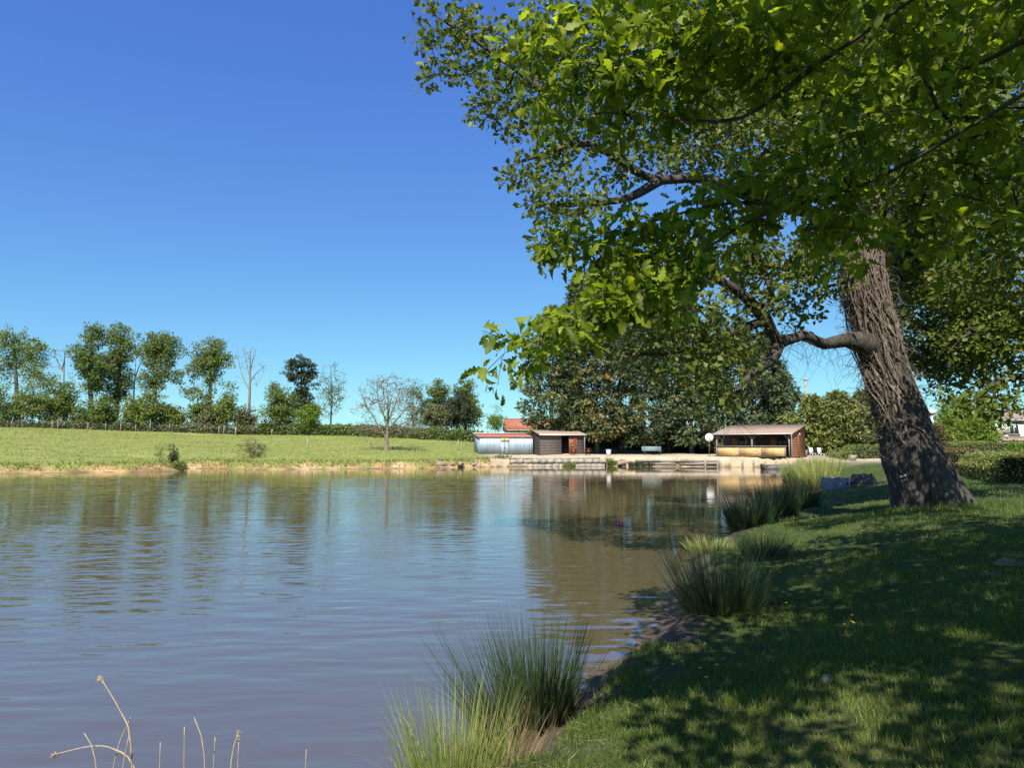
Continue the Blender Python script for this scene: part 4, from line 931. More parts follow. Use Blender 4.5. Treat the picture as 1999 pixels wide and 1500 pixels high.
# fence posts
fp = [(22, 112), (101, 108), (112, 109), (171, 110), (205, 111), (235, 111), (264, 111), (292, 111), (330, 111), (427, 110), (437, 110), (459, 110), (530, 104), (460, 109.5), (601, 80), (725, 81), (894, 82)]
fn = ['first crest fence post from the left edge', 'crest fence post leaning right of the first', 'short crest fence post beside the leaning one', 'short crest fence post left of the peaked tree', 'crest fence post under the peaked tree',
      'crest fence post right of the peaked tree', 'crest fence post before the layered bush', 'stout crest fence post before the layered bush', 'crest fence post under the mushroom crown', 'crest fence post left of a close pair', 'crest fence post right of a close pair', 'crest fence post below the big dead tree',
      'fence post below the rounded light green tree', 'short crest fence post next to the big dead tree', 'pale fence post in the meadow left of the bare tree', 'pale fence post in the meadow beside the bare tree', 'pale fence post in the meadow near the blue shed']
for (a, Yd), lab in zip(fp, fn):
    x = at(a, 850, Yd)[0]; m = MB(); t_ = rng.normal() * .05; m.tube([(0, 0, -.2), (t_ * .5, 0, .6), (t_, 0, 1.2 + rng.uniform(-.1, .15))], [.06, .055, .05], 7)
    tag(m.build('fence_post', M['post'], loc=(x, Yd, gz(x, Yd)), rz=rng.random() * 6), lab, 'fence post', 'fence posts round the meadow')
# concrete ring and old stump on the right bank
g = gnd(1643, 960, .22); cr = thing('concrete_ring', 'grey concrete well ring at the shore behind the rushes', 'well ring', (g[0], g[1] + .5, gz(g[0], g[1] + .5) - .12), .3)
lathe([(.52, 0), (.53, .58), (.44, .585), (.43, .05), (.52, 0)], 28).build('ring_wall', M['concrete'], cr)
m = MB(); m.tube([(.08, -.55, .38), (.08, -.5, .38)], .035, 8); m.build('hole_plug', M['metal_dark'], cr)
sg = (g[0] + 1.15, g[1] + .7); st = thing('old_stump', 'dark split tree stump beside the concrete ring', 'stump', (*sg, gz(*sg) - .05))
m = lathe([(.62, 0), (.5, .12), (.42, .4), (.36, .52), (.25, .42), (.001, .4)], 14); V_ = m.V[0]; V_[:, :2] *= (1 + .22 * vnoise(V_[:, 0] * 5, V_[:, 1] * 5))[:, None]; V_[:, 2] += .08 * vnoise(V_[:, 0] * 9, V_[:, 1] * 9); m.build('stump_wood', M['bark_far'], st)
m = MB(); m.bar((.3, -.3, .1), (.95, -.2, .14), .2, .22); m.bar((.5, .1, .08), (1.1, .25, .3), .16, .14); m.build('split_log', M['bark_far'], st)
# two magenta floats
for (a, b), lab in (((1204, 1019), 'magenta fishing float farther out'), ((1209, 1026), 'magenta fishing float nearer the camera')):
    gq = gnd(a, b); t = thing('fishing_float', lab + ' on the brown water', 'float', (gq[0], gq[1], 0), 0, 'magenta floats')
    lathe([(.001, -.035), (.03, -.025), (.045, 0), (.038, .03), (.015, .05), (.001, .055)], 12).build('float_body', M['magenta'], t, True)
    m = MB(); m.tube([(0, 0, .05), (.004, 0, .09)], .006, 6); m.build('tip', M['metal_dark'], t)

# ------------------------------------------------------------------ the big leaning oak
def W(px, py, Yd): return at(px, py, Yd)
OY = 14.3; ob = gnd(1802, 985, .75); ob[1] = OY; ob[0] = at(1802, 985, OY)[0]; ob[2] = gz(ob[0], OY)
oak = thing('oak_tree', 'massive leaning old oak wrapped in dead ivy on the right bank', 'tree', tuple(ob))
trunk_line = [(1822, 1015, 62), (1806, 960, 55), (1782, 900, 52), (1768, 850, 46), (1746, 780, 38), (1722, 700, 35), (1700, 610, 34), (1684, 530, 33), (1684, 440, 30), (1695, 340, 31), (1705, 240, 24), (1712, 120, 17), (1700, 0, 10), (1690, -100, 5)]
sk = Skel()
trunk_ids = sk.path([W(a, b, OY - .0 * k) for k, (a, b, r) in enumerate(trunk_line)], [r * OY / F for _, _, r in trunk_line], step=.22)
limbs = [
    ([(1712, 675, 14.3), (1650, 664, 13.8), (1610, 672, 13.5), (1565, 655, 13.0), (1520, 668, 12.7), (1495, 625, 12.4), (1455, 580, 12.0), (1400, 545, 11.6), (1320, 520, 11.3), (1240, 530, 11.0)], [.3, .14, .105, .1, .095, .115, .09, .07, .05, .025]),
    ([(1520, 668, 12.7), (1505, 705, 12.5), (1470, 725, 12.2), (1440, 765, 12.0), (1420, 800, 11.9)], [.13, .1, .07, .04, .02]),
    ([(1495, 625, 12.4), (1400, 660, 12.0), (1300, 690, 11.6), (1220, 690, 11.4)], [.09, .07, .045, .02]),
    ([(1690, 470, 14.2), (1600, 420, 13.6), (1480, 390, 13.0), (1380, 350, 12.5), (1290, 350, 12.2), (1235, 330, 12.0), (1180, 260, 11.8), (1090, 200, 11.6), (1000, 130, 11.5), (900, 60, 11.4), (830, 20, 11.4)], [.19, .14, .105, .085, .075, .07, .06, .06, .045, .03, .015]),
    ([(1290, 350, 12.2), (1230, 385, 11.9), (1170, 395, 11.7), (1090, 400, 11.5), (1020, 390, 11.4)], [.1, .07, .05, .03, .015]),
    ([(1235, 330, 12.0), (1150, 280, 11.7), (1060, 300, 11.5), (980, 330, 11.4)], [.08, .06, .04, .015]),
    ([(1690, 430, 14.2), (1760, 400, 14.6), (1830, 330, 15.2), (1900, 250, 15.8), (1960, 120, 16.2)], [.24, .2, .15, .1, .04]),
    ([(1700, 300, 14.2), (1600, 200, 13.6), (1480, 120, 13.0), (1350, 40, 12.6), (1250, -40, 12.4)], [.17, .13, .1, .07, .03]),
    ([(1690, 480, 14.2), (1740, 500, 15.4), (1790, 470, 17.0), (1840, 400, 18.5)], [.2, .16, .11, .05]),
    ([(1700, 330, 14.2), (1650, 250, 15.6), (1560, 180, 17.0), (1450, 150, 18.4)], [.16, .12, .08, .03]),
    ([(1705, 260, 14.3), (1780, 150, 13.4), (1850, 60, 12.6), (1900, -60, 12.0)], [.15, .11, .07, .03]),
]
for pts, rad in limbs: sk.branch([W(*p_) for p_ in pts], rad, step=.3)
nman = len(sk.P)
def pb(px, py, Yd, rx, ry, rd=None): c = W(px, py, Yd); s_ = Yd / F; return (c, (rx * s_, (rd if rd else rx * s_ * .9), ry * s_))
blobs = [pb(870, 55, 11.4, 62, 60, 1.0), pb(850, 120, 11.4, 45, 30, .7), pb(960, 130, 11.5, 70, 70, 1.0), pb(980, 220, 11.5, 62, 45, .8), pb(1090, 250, 11.7, 90, 60, 1.0), pb(1060, 330, 11.5, 80, 45, .9), pb(1110, 400, 11.5, 95, 50, 1.0),
         pb(1230, 290, 11.9, 90, 60, 1.1), pb(1090, 470, 11.4, 50, 40, .7), pb(1050, 90, 12, 90, 80, 1.2), pb(1200, 130, 12, 120, 100, 1.5), pb(1250, 560, 11.2, 110, 45, 1.1), pb(1180, 540, 11.2, 55, 35, .8), pb(1330, 620, 11.6, 85, 45, 1.0), pb(1280, 690, 11.5, 70, 40, .8), pb(1390, 700, 11.9, 70, 55, 1.0), pb(1420, 790, 11.9, 45, 35, .6), pb(1330, 750, 11.7, 40, 28, .5),
         pb(1400, 480, 12.2, 110, 60, 1.4), pb(1500, 520, 12.8, 80, 50, 1.2), pb(1400, 250, 13, 140, 110, 2), pb(1520, 100, 13.5, 180, 120, 2.4), pb(1560, 330, 13, 110, 80, 1.6), pb(1750, 100, 14, 200, 140, 2.6), pb(1920, 200, 15, 160, 160, 2.4), pb(1900, 420, 15.5, 130, 100, 2), pb(1810, 560, 16.5, 90, 90, 1.8), pb(1860, 680, 17, 70, 60, 1.5), pb(1440, 150, 17.5, 200, 120, 2.2), pb(1820, 380, 18, 120, 100, 2), pb(1600, 260, 18, 120, 120, 2), pb(1350, -40, 13, 180, 80, 2.4), pb(1700, -120, 14, 260, 100, 3.2)]
blobs += [pb(1590, 540, 13.4, 60, 50, 1.0), pb(1470, 600, 12.2, 60, 45, .9), pb(1560, 610, 14.5, 50, 40, 1.0), pb(1470, 690, 12.4, 40, 35, .7), pb(1850, 580, 15.5, 90, 70, 1.5), pb(1800, 680, 16.5, 50, 70, 1.2), pb(1900, 720, 16.5, 90, 60, 1.3), pb(1930, 640, 15.5, 80, 60, 1.3), pb(1850, 260, 9, 180, 120, 1.6), pb(1960, 420, 10, 120, 90, 1.5), pb(1760, 380, 10.5, 150, 70, 1.2), pb(1930, 540, 11.5, 90, 60, 1.2), pb(1790, 520, 19, 80, 80, 1.6), pb(1720, 430, 20, 120, 80, 2), pb(1650, 480, 19, 60, 50, 1.2), pb(1730, 560, 22.5, 110, 50, 1.4), pb(1740, 550, 22.3, 90, 40, 1.2)]
T = blob_points(blobs, 4700, .35)
tips = sk.grow(T, .32, .14, lo=len(trunk_ids) // 2, sag=.05)
R = sk.radii(.0065, .43, .11)
V, Q = sk.mesh(R, skip=set(trunk_ids), big=.05)
link('branches', raw_mesh('branches', V - ob, [Q], M['bark'], None, True), oak)
# trunk: ridged bark as geometry, root flare towards the right
tp = np.array([sk.P[i] for i in trunk_ids]); tr = np.array([sk.r[i] for i in trunk_ids]); na, sub = 104, 3
tt = np.linspace(0, len(tp) - 1, len(tp) * sub); cp_ = np.stack([np.interp(tt, np.arange(len(tp)), tp[:, k]) for k in range(3)], 1); cr_ = np.interp(tt, np.arange(len(tp)), tr)
Tn = np.gradient(cp_, axis=0); Tn /= np.linalg.norm(Tn, axis=1)[:, None]; Ax = np.cross(Tn, np.array([0, -1., 0])); Ax /= np.linalg.norm(Ax, axis=1)[:, None]; Bx = np.cross(Tn, Ax)
th = np.arange(na) * 2 * PI / na; zz = (cp_[:, 2] - ob[2])[:, None] + 0 * th[None]; TH = th[None] + .35 * zz
u_, v_ = np.cos(TH) * 6.5, np.sin(TH) * 6.5
ridge = 1 - np.abs(vnoise(u_, v_, zz * 1.1)) * 2; ridge2 = 1 - np.abs(vnoise(u_ * 2.1 + 9, v_ * 2.1, zz * 2.6)) * 2
lump = vnoise(u_ * .28, v_ * .28, zz * .55)
flare = np.exp(-zz / .42) * (.06 + .05 * np.maximum(0, np.cos(th[None] - 0.0)) + .14 * np.cos(5 * th[None] + 1))
lowz = np.clip(1.4 - zz, .35, 1)
rad = cr_[:, None] * (1 + .09 * lump) + (.034 * ridge + .016 * ridge2) * np.clip(cr_[:, None] / .4, .3, 1) + flare * .8
Vt = cp_[:, None] + rad[..., None] * (Ax[:, None] * np.cos(th)[None, :, None] + Bx[:, None] * np.sin(th)[None, :, None]); mm_ = len(cp_)
i_ = np.arange(mm_ - 1)[:, None] * na; j_ = np.arange(na)[None]
link('trunk', raw_mesh('trunk', Vt.reshape(-1, 3) - ob, [np.stack([i_ + j_, i_ + (j_ + 1) % na, i_ + na + (j_ + 1) % na, i_ + na + j_], -1).reshape(-1, 4)], M['bark'], None, True), oak)
# dead ivy: stems that climb and tangle on the trunk, loose ends curling off it
iv = MB(); nr = len(cp_)
def surf(k, a, o=0.0):
    k = min(max(k, 0), nr - 1); ki = int(k); r_ = rad[ki, int(a / (2 * PI) * na) % na] + o
    return cp_[ki] + r_ * (Ax[ki] * math.cos(a) + Bx[ki] * math.sin(a))
zrel = cp_[:, 2] - ob[2]; k_lo = int(np.searchsorted(zrel, 1.3)); k_hi = int(np.searchsorted(zrel, 6.3))
for q in range(230):
    k = rng.uniform(k_lo, k_hi * .9); a = rng.random() * 2 * PI; pts = []; n = int(rng.integers(8, 26)); da = rng.normal() * .05; o = rng.uniform(.0, .04)
    for _ in range(n):
        pts.append(surf(k, a, o)); k += rng.uniform(1.0, 3.4); da = da * .8 + rng.normal() * (.05 if q % 4 else .12); a += da; o = max(.0, o + rng.normal() * .012)
        if k > nr - 2: break
    if len(pts) > 3: r0 = rng.uniform(.005, .03) * (1 if q % 3 else 1.3); iv.tube(pts, np.linspace(r0, r0 * .5, len(pts)), 5, False)
for q in range(1100):
    k = rng.uniform(k_lo * .85, k_hi); a = rng.random() * 2 * PI; p_ = surf(k, a, 0); nrm = (p_ - cp_[int(k)]); nrm /= np.linalg.norm(nrm); d_ = nrm * .8 + rng.normal(size=3) * .7; pts = [p_]; stp = rng.uniform(.025, .075)
    for _ in range(int(rng.integers(5, 14))):
        d_ = d_ / np.linalg.norm(d_); p_ = p_ + d_ * stp; pts.append(p_); d_ = d_ + rng.normal(size=3) * .45 + np.array([0, 0, -.12])
    r0 = rng.uniform(.0025, .007); iv.tube(pts, np.linspace(r0, r0 * .4, len(pts)), 4, False)
iv.V = [v - ob for v in iv.V]; iv.build('dead_ivy', M['vine'], oak, True)
# fine bare twigs hanging from the low limb
tw = MB(); LP = np.array([sk.P[i] for i in range(len(trunk_ids), nman)]); LR = np.array([sk.r[i] for i in range(len(trunk_ids), nman)])
low = LP[(LP[:, 2] < 5.6)]
for q in range(420):
    p_ = low[rng.integers(len(low))] if q < 300 else surf(rng.uniform(k_lo, k_hi * .75), rng.uniform(.6 * PI, 1.4 * PI)); d_ = np.array([rng.normal() * .8, rng.normal() * .6, rng.normal() * .5 - .5]); pts = [p_]; stp = rng.uniform(.06, .13)
    for _ in range(int(rng.integers(5, 11))):
        d_ /= np.linalg.norm(d_); p_ = p_ + d_ * stp; pts.append(p_); d_ = d_ + rng.normal(size=3) * .28 + np.array([-.03, 0, -.13])
    r0 = rng.uniform(.003, .006); tw.tube(pts, np.linspace(r0, r0 * .35, len(pts)), 3, False)
tw.V = [v - ob for v in tw.V]; tw.build('bare_twigs', M['bark_far'], oak)
Vf, Ff, tn = foliage(T, 20, .26, .138, leaf_template('oak'), .6, .8)
c_ = link('crown', raw_mesh('crown', Vf - ob, [Ff], M['oak'], tn), oak)
# pale lichen patch on the trunk
lk = MB(); kk = int(np.searchsorted(zrel, .55)); a0 = 1.5 * PI + .05
pc = []
for q in range(44):
    a = rng.random() * 2 * PI; rr_ = .06 * math.sqrt(rng.random()); aa = None
    best = None
    pq = W(1786, 936, OY - .72); c3 = pq + np.array([math.cos(a) * rr_, 0, math.sin(a) * rr_ * .8])
    # nearest trunk surface point
    dv = Vt.reshape(-1, 3); j = int(np.argmin(((dv[:, [0, 2]] - c3[[0, 2]]) ** 2).sum(1) + (dv[:, 1] > cp_[kk, 1]) * 9)); sp_ = dv[j] + np.array([0, -.006, 0]); r_ = rng.uniform(.014, .026)
    lk.add([sp_ + np.array([math.cos(t_) * r_, -.006 if t_ >= 0 else 0, math.sin(t_) * r_]) for t_ in np.arange(6) * PI / 3] + [sp_ + np.array([0, -.016, 0])], [(i2, (i2 + 1) % 6, 6) for i2 in range(6)])
lk.V = [v - ob for v in lk.V]; lk.build('lichen', M['pale'], oak)

# ------------------------------------------------------------------ oak at the right edge, trunk outside the picture
rb = np.array([14.8, 14.0, 0.]); rb[2] = gz(rb[0], rb[1]); ro = thing('oak_tree', 'oak reaching in from the right edge with dark fanned branches', 'tree', tuple(rb))
s3 = Skel(); ids3 = s3.path([rb - [0, 0, .2], rb + [0, 0, 2], rb + [-.2, 0, 5], rb + [0, .2, 9]], [.5, .38, .3, .1], step=.4)
for pts, rd in [([(14.7, 14, 3.9), (12.6, 14.2, 4.4), W(1990, 655, 14.6), W(1900, 645, 14.4), W(1850, 690, 14.4)], [.17, .12, .07, .04, .015]), ([(14.7, 14, 3.2), (12.6, 14.2, 3.3), W(1990, 735, 14.6), W(1930, 755, 14.5), W(1890, 790, 14.5)], [.15, .1, .06, .04, .015]), ([(14.7, 14, 5), (13, 13.4, 6), (11.8, 13, 6.6)], [.18, .1, .03]), ([(14.7, 14, 5.2), (16, 12, 7), (17, 10.5, 8)], [.18, .1, .03]), ([(14.7, 14, 5), (14.6, 15.5, 6.8), (14.4, 16.5, 7.4)], [.18, .1, .03])]:
    s3.branch([np.array(p_) for p_ in pts], rd, .35)
b3 = [pb(1960, 620, 14.6, 90, 40, 1.0), pb(1900, 660, 14.5, 60, 36, .8), pb(1970, 700, 14.5, 70, 36, .9), pb(1910, 775, 14.5, 50, 26, .6), pb(1975, 785, 14.6, 60, 26, .6), pb(1950, 560, 14.6, 110, 50, 1.2), (np.array([13.2, 13, 6.6]), (2.2, 2.2, 1.2)), (np.array([16, 12, 7.2]), (2.6, 2.6, 1.6)), (np.array([14.5, 15.5, 7.0]), (2, 1.6, 1.2))]
T3 = blob_points(b3, 800, .4); s3.grow(T3, .4, .13, lo=len(ids3) // 3, sag=.04); R3 = s3.radii(.0075, .43, .12); V, Q = s3.mesh(R3, big=.05)
link('trunk', raw_mesh('trunk', V - rb, [Q], M['bark'], None, True), ro)
Vf, Ff, tn = foliage(T3, 36, .34, .14, leaf_template('oak'), .6, .8); link('crown', raw_mesh('crown', Vf - rb, [Ff], M['oak'], tn), ro)

# ------------------------------------------------------------------ oak over the photographer: trunk behind, low boughs hanging into the picture
nb = np.array([5.2, -3.2, 0.]); nb[2] = gz(nb[0], nb[1]); no = thing('oak_tree', 'oak whose low leafy boughs hang into the upper right foreground', 'tree', tuple(nb))
s4 = Skel(); ids4 = s4.path([nb - [0, 0, .2], nb + [0, .1, 1.6], nb + [-.3, .4, 3.6], nb + [-.2, .3, 7]], [.5, .4, .32, .12], step=.3)
low_bough = [
    ([(5.0, -2.8, 3.3), (3.6, -1.2, 3.5), (2.5, .8, 3.45), W(1750, 330, 2.9), W(1560, 395, 3.0), W(1440, 445, 3.1), W(1300, 545, 3.15), W(1170, 605, 3.2), W(1050, 655, 3.25), W(985, 690, 3.3)], [.11, .02, .009, .008, .008, .008, .007, .005, .004, .002]),
    ([W(1560, 395, 3.0), W(1400, 400, 3.2), W(1250, 440, 3.3), W(1140, 465, 3.4), W(1075, 475, 3.4)], [.011, .008, .006, .004, .002]),
    ([(3.6, -1.2, 3.5), (2.2, .8, 3.7), W(1600, 120, 2.7), W(1400, 110, 2.8), W(1220, 130, 2.9), W(1080, 110, 3.0), W(985, 95, 3.0)], [.02, .009, .008, .007, .006, .004, .002]),
    ([W(1600, 120, 2.7), W(1450, 230, 2.8), W(1300, 230, 2.9), W(1180, 220, 3.0), W(1090, 235, 3.0)], [.012, .009, .007, .004, .002]),
    ([(3.6, -1.2, 3.5), (3.0, 1.2, 3.9), W(1900, 130, 2.8), W(1800, 60, 3.0)], [.025, .013, .009, .004]),
    ([(5.0, -2.8, 4.2), (6, 0, 5.0), (6.5, 2.5, 5.6), (6.8, 4.5, 5.8)], [.18, .12, .08, .03]),
    ([(5.0, -2.8, 4.6), (3.5, -.5, 5.4), (2.6, 1.6, 5.6), (2.2, 2.8, 5.6)], [.18, .12, .07, .03]),
    ([(5.0, -2.8, 4.6), (8, -2, 5.6), (10, -1, 6.2)], [.16, .1, .03]), ([(5.0, -2.8, 4.6), (4, -6, 5.8), (3.6, -8, 6.4)], [.16, .1, .03]),
]
for pts, rd in low_bough: s4.branch([np.array(p_) for p_ in pts], rd, .12)
# clusters in view
C4 = []
def line_clusters(pts, n, spread):
    pts = np.array([W(*p_) for p_ in pts]); L = np.concatenate([[0], np.cumsum(np.linalg.norm(np.diff(pts, axis=0), axis=1))]); s_ = rng.random(n) * L[-1]
    P = np.stack([np.interp(s_, L, pts[:, k]) for k in range(3)], 1); o_ = rng.normal(size=(n, 3)) * spread; o_[:, 2] -= spread * .35; return P + o_
C4.append(line_clusters([(960, 705, 3.3), (1060, 655, 3.25), (1170, 605, 3.2), (1300, 545, 3.15), (1420, 460, 3.1)], 95, .06))
C4.append(line_clusters([(1080, 480, 3.4), (1150, 470, 3.4), (1260, 440, 3.3), (1420, 410, 3.2), (1560, 395, 3.0)], 78, .075))
C4.append(line_clusters([(1180, 560, 3.3), (1260, 520, 3.2), (1350, 470, 3.2)], 40, .07))
C4.append(blob_points([pb(1120, 110, 3.0, 150, 95, .3), pb(1080, 195, 3.0, 60, 45, .2), pb(1260, 130, 2.9, 140, 130, .4), pb(1420, 120, 2.8, 140, 130, .4)], 190, .2))
C4.append(blob_points([pb(1620, 80, 2.7, 180, 130, .45), pb(1850, 80, 2.8, 170, 150, .5), pb(1750, 250, 2.9, 200, 90, .45), pb(1930, 330, 3.0, 110, 150, .4), pb(1560, 330, 3.0, 120, 90, .35), pb(1700, 400, 3.1, 150, 90, .35), pb(1880, 460, 3.2, 130, 60, .3), pb(1420, 360, 3.1, 90, 60, .3), pb(1620, 480, 3.2, 90, 50, .25), pb(2080, 200, 3, 90, 260, .5)], 330, .2))
nv = sum(len(c) for c in C4)
C4.append(blob_points([(np.array([3.2, 1.0, 5.5]), (1.7, 1.8, .7)), (np.array([2.0, .2, 5.0]), (1.3, 1.0, .4)), (np.array([.9, .3, 4.8]), (.8, .7, .3)), (np.array([6.5, 5.5, 6.3]), (3, 2.2, .8)), (np.array([3.0, 3.0, 6.2]), (1.6, 1.6, .5)), (np.array([1.6, 4.2, 5.3]), (1.1, 1.1, .4)), (np.array([1.9, 4.4, 5.5]), (1.2, 1.1, .4)), (np.array([1.5, 3.6, 5.0]), (1.0, .9, .3)), (np.array([6.4, 2.6, 5.6]), (2.4, 2.6, 1.2)), (np.array([4.2, .8, 6.6]), (3.0, 3.0, 1.2)), (np.array([5, -3, 7.5]), (4, 3.5, 1.8)), (np.array([9.5, -1, 6.2]), (2.4, 2.8, 1.6)), (np.array([3.6, -7.5, 6.5]), (3, 2.6, 1.6)), (np.array([7.8, 5.0, 6.2]), (2.4, 2.0, 1.0)), (np.array([4.4, 3.2, 5.9]), (2.4, 1.8, .8)), (np.array([1.7, 4.6, 5.2]), (1.2, 1.2, .45)), (np.array([3.3, 6, 5.7]), (1.6, 1.5, .7)), (np.array([.9, 1.7, 4.9]), (1.0, 1.5, .4)), (np.array([1.4, 2.0, 5.1]), (1.2, 1.4, .4)), (np.array([2.0, 2.4, 5.4]), (1.4, 1.5, .4)), (np.array([4.5, 5.0, 6.4]), (2.4, 2.0, .6))], 2500, .3))
T4 = np.concatenate(C4); s4.grow(T4, .16, .12, lo=len(ids4) // 3, sag=.03); R4 = s4.radii(.0019, .45, .1); V, Q = s4.mesh(R4, big=.03)
link('trunk', raw_mesh('trunk', V - nb, [Q], M['bark'], None, True), no)
# leaves: rosettes at the twig ends
big = [big_oak_leaf(k, [.25, .5, .1, .65, -.2][k]) for k in range(5)]
per = 8; Tv = T4[:nv]; P = np.repeat(Tv, per, 0); o_ = rng.normal(size=P.shape); o_ /= np.linalg.norm(o_, axis=1)[:, None]; o_[:, 2] = o_[:, 2] * .7 - .15
P = P + o_ * (rng.random(len(P)) ** .6)[:, None] * .06; fr = rand_frames(len(P), .75, o_ + np.array([0, 0, -.35]), .65); size = rng.uniform(.038, .092, len(P)); tn = np.clip(np.repeat(rng.random(nv), per) * .4 + rng.random(len(P)) ** 1.8 * .6, 0, 1)
ctr = P + fr[:, :, 1] * size[:, None] * .5; qx, qy, qf = project(ctr); seen = (qx > 0) & (qx < PW) & (qy > 0) & (qy < PH); score = np.where(seen, size / qf * np.abs((fr[:, :, 2] * (ctr - [0, 0, CAMZ])).sum(1)) / np.linalg.norm(ctr, axis=1), 0)
edge = np.where((qx < 1500), 1.35, 1.0); pick = np.argsort(-score * edge)[:300]; rest = np.setdiff1d(np.arange(len(P)), pick); var = rng.integers(0, 5, len(P))
Vs, Fs, Ts, off = [], [], [], 0
for k in range(5):
    ix = rest[var[rest] == k]; v_, f_, t_ = scatter(P[ix], fr[ix], size[ix], big[k], tn[ix]); Vs.append(v_); Fs.append(f_ + off); Ts.append(t_); off += len(v_)
fo = link('foliage', raw_mesh('foliage', np.concatenate(Vs) - nb, [np.concatenate(Fs)], M['oak_near'], np.concatenate(Ts), True), no, kind='stuff')
from mathutils import Matrix
lm_ = [raw_mesh('leaf', b_[0], [b_[1]], M['oak_near'], np.full(len(b_[0]), .18 + .12 * k), True) for k, b_ in enumerate(big)]
for i in pick:
    o = link('leaf', lm_[var[i]], no); mtx = Matrix(np.vstack([np.hstack([fr[i] * size[i], (P[i] - nb)[:, None]]), [0, 0, 0, 1]]).tolist()); o.matrix_basis = mtx
Vf, Ff, tt_ = foliage(T4[nv:], 31, .26, .125, leaf_template('quad'), .6, .8); link('upper_crown', raw_mesh('upper_crown', Vf - nb, [Ff], M['oak_near'], tt_), no)

# ------------------------------------------------------------------ rushes, reeds, grass
def ribbon_set(base, dirs, length, width, bend, seg=5, tw=None):
    """n tapered blades: base (n,3), outward dirs (n,3 unit, mostly up), droop bend along the outward direction"""
    n = len(base); t = np.linspace(0, 1, seg + 1); hor = dirs.copy(); hor[:, 2] = 0
    P = base[:, None] + dirs[:, None] * (length[:, None] * t)[..., None] + hor[:, None] * (bend[:, None] * length[:, None] * t ** 2)[..., None]
    P[:, :, 2] -= (bend[:, None] * .35 * length[:, None] * t ** 3)
    a = rng.random(n) * PI; side = np.stack([np.cos(a), np.sin(a), np.zeros(n)], 1); wd = width[:, None] * np.clip(1.05 - t ** 1.6, .08, 1)
    Lf = P - side[:, None] * wd[..., None] * .5; Rt = P + side[:, None] * wd[..., None] * .5; V = np.stack([Lf, Rt], 2).reshape(-1, 3)
    i = np.arange(seg) * 2; q = np.stack([i, i + 1, i + 3, i + 2], 1); Fq = (q[None] + (np.arange(n) * 2 * (seg + 1))[:, None, None]).reshape(-1, 4); return V, Fq, 2 * (seg + 1)
def tuft(name, label, x, y, n, h, rad, lm, width=.005, spread=.35, dead=.15, group=None, z=None, lean=(0, 0), cat='rush tuft', bend=.13):
    n = int(n * 1.35); width *= 1.1
    bz = (gz(x, y) if z is None else z); base = np.array([x, y, bz])
    t = thing(name, label, cat, tuple(base), 0, group)
    for part, m_, k, hh, sp, wd in (('stems', lm, n, h, spread, width), ('dead_stems', 'straw', int(n * dead), h * .45, spread * 1.9, width * 1.1)):
        if k < 1: continue
        a = rng.random(k) * 2 * PI; r_ = rad * np.sqrt(rng.random(k)); b = np.stack([np.cos(a) * r_, np.sin(a) * r_, np.full(k, -.06)], 1)
        sp = sp * .72
        out = np.stack([np.cos(a), np.sin(a)], 1) * (r_ / rad * sp + np.abs(rng.normal(size=k)) * sp * .35)[:, None] + rng.normal(size=(k, 2)) * .06 + np.array(lean)
        d = np.concatenate([out, np.ones((k, 1))], 1); d /= np.linalg.norm(d, axis=1)[:, None]
        V, Fq, per_ = ribbon_set(b, d, hh * (.35 + .8 * rng.random(k) ** .7), np.full(k, wd) * rng.uniform(.6, 1.4, k), bend * rng.random(k) + (rng.random(k) < .12) * rng.uniform(.3, 1.3, k))
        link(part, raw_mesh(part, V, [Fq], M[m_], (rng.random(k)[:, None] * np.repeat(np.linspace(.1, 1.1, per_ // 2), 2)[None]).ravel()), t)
    return t
def gpt(px, py, z=.05): g_ = gnd(px, py, z); return g_[0], g_[1]
G5 = 'rush tufts along the right bank'
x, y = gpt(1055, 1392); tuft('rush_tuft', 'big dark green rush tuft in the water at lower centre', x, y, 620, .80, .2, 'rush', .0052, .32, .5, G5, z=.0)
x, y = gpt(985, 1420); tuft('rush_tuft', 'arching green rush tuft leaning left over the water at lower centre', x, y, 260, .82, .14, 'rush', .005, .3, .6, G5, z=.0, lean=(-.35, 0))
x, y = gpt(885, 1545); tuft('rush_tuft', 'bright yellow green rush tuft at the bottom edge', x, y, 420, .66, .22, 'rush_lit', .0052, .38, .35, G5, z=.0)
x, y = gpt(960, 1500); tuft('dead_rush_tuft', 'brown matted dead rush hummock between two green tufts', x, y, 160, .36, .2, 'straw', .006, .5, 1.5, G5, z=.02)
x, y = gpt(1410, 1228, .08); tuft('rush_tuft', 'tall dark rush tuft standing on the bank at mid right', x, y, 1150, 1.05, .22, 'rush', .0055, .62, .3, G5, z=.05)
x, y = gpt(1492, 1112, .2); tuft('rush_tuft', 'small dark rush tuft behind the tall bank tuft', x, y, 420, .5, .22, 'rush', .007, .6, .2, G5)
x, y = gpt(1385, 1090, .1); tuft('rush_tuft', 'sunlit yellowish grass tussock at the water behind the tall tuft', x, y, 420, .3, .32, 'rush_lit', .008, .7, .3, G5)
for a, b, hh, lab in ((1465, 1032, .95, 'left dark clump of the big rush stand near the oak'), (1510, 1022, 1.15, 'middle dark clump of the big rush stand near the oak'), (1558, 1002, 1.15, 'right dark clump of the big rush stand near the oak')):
    x, y = gpt(a, b, .05); tuft('rush_tuft', lab, x, y, 800, hh, .45, 'rush', .011, .4, .15, G5, z=.02)
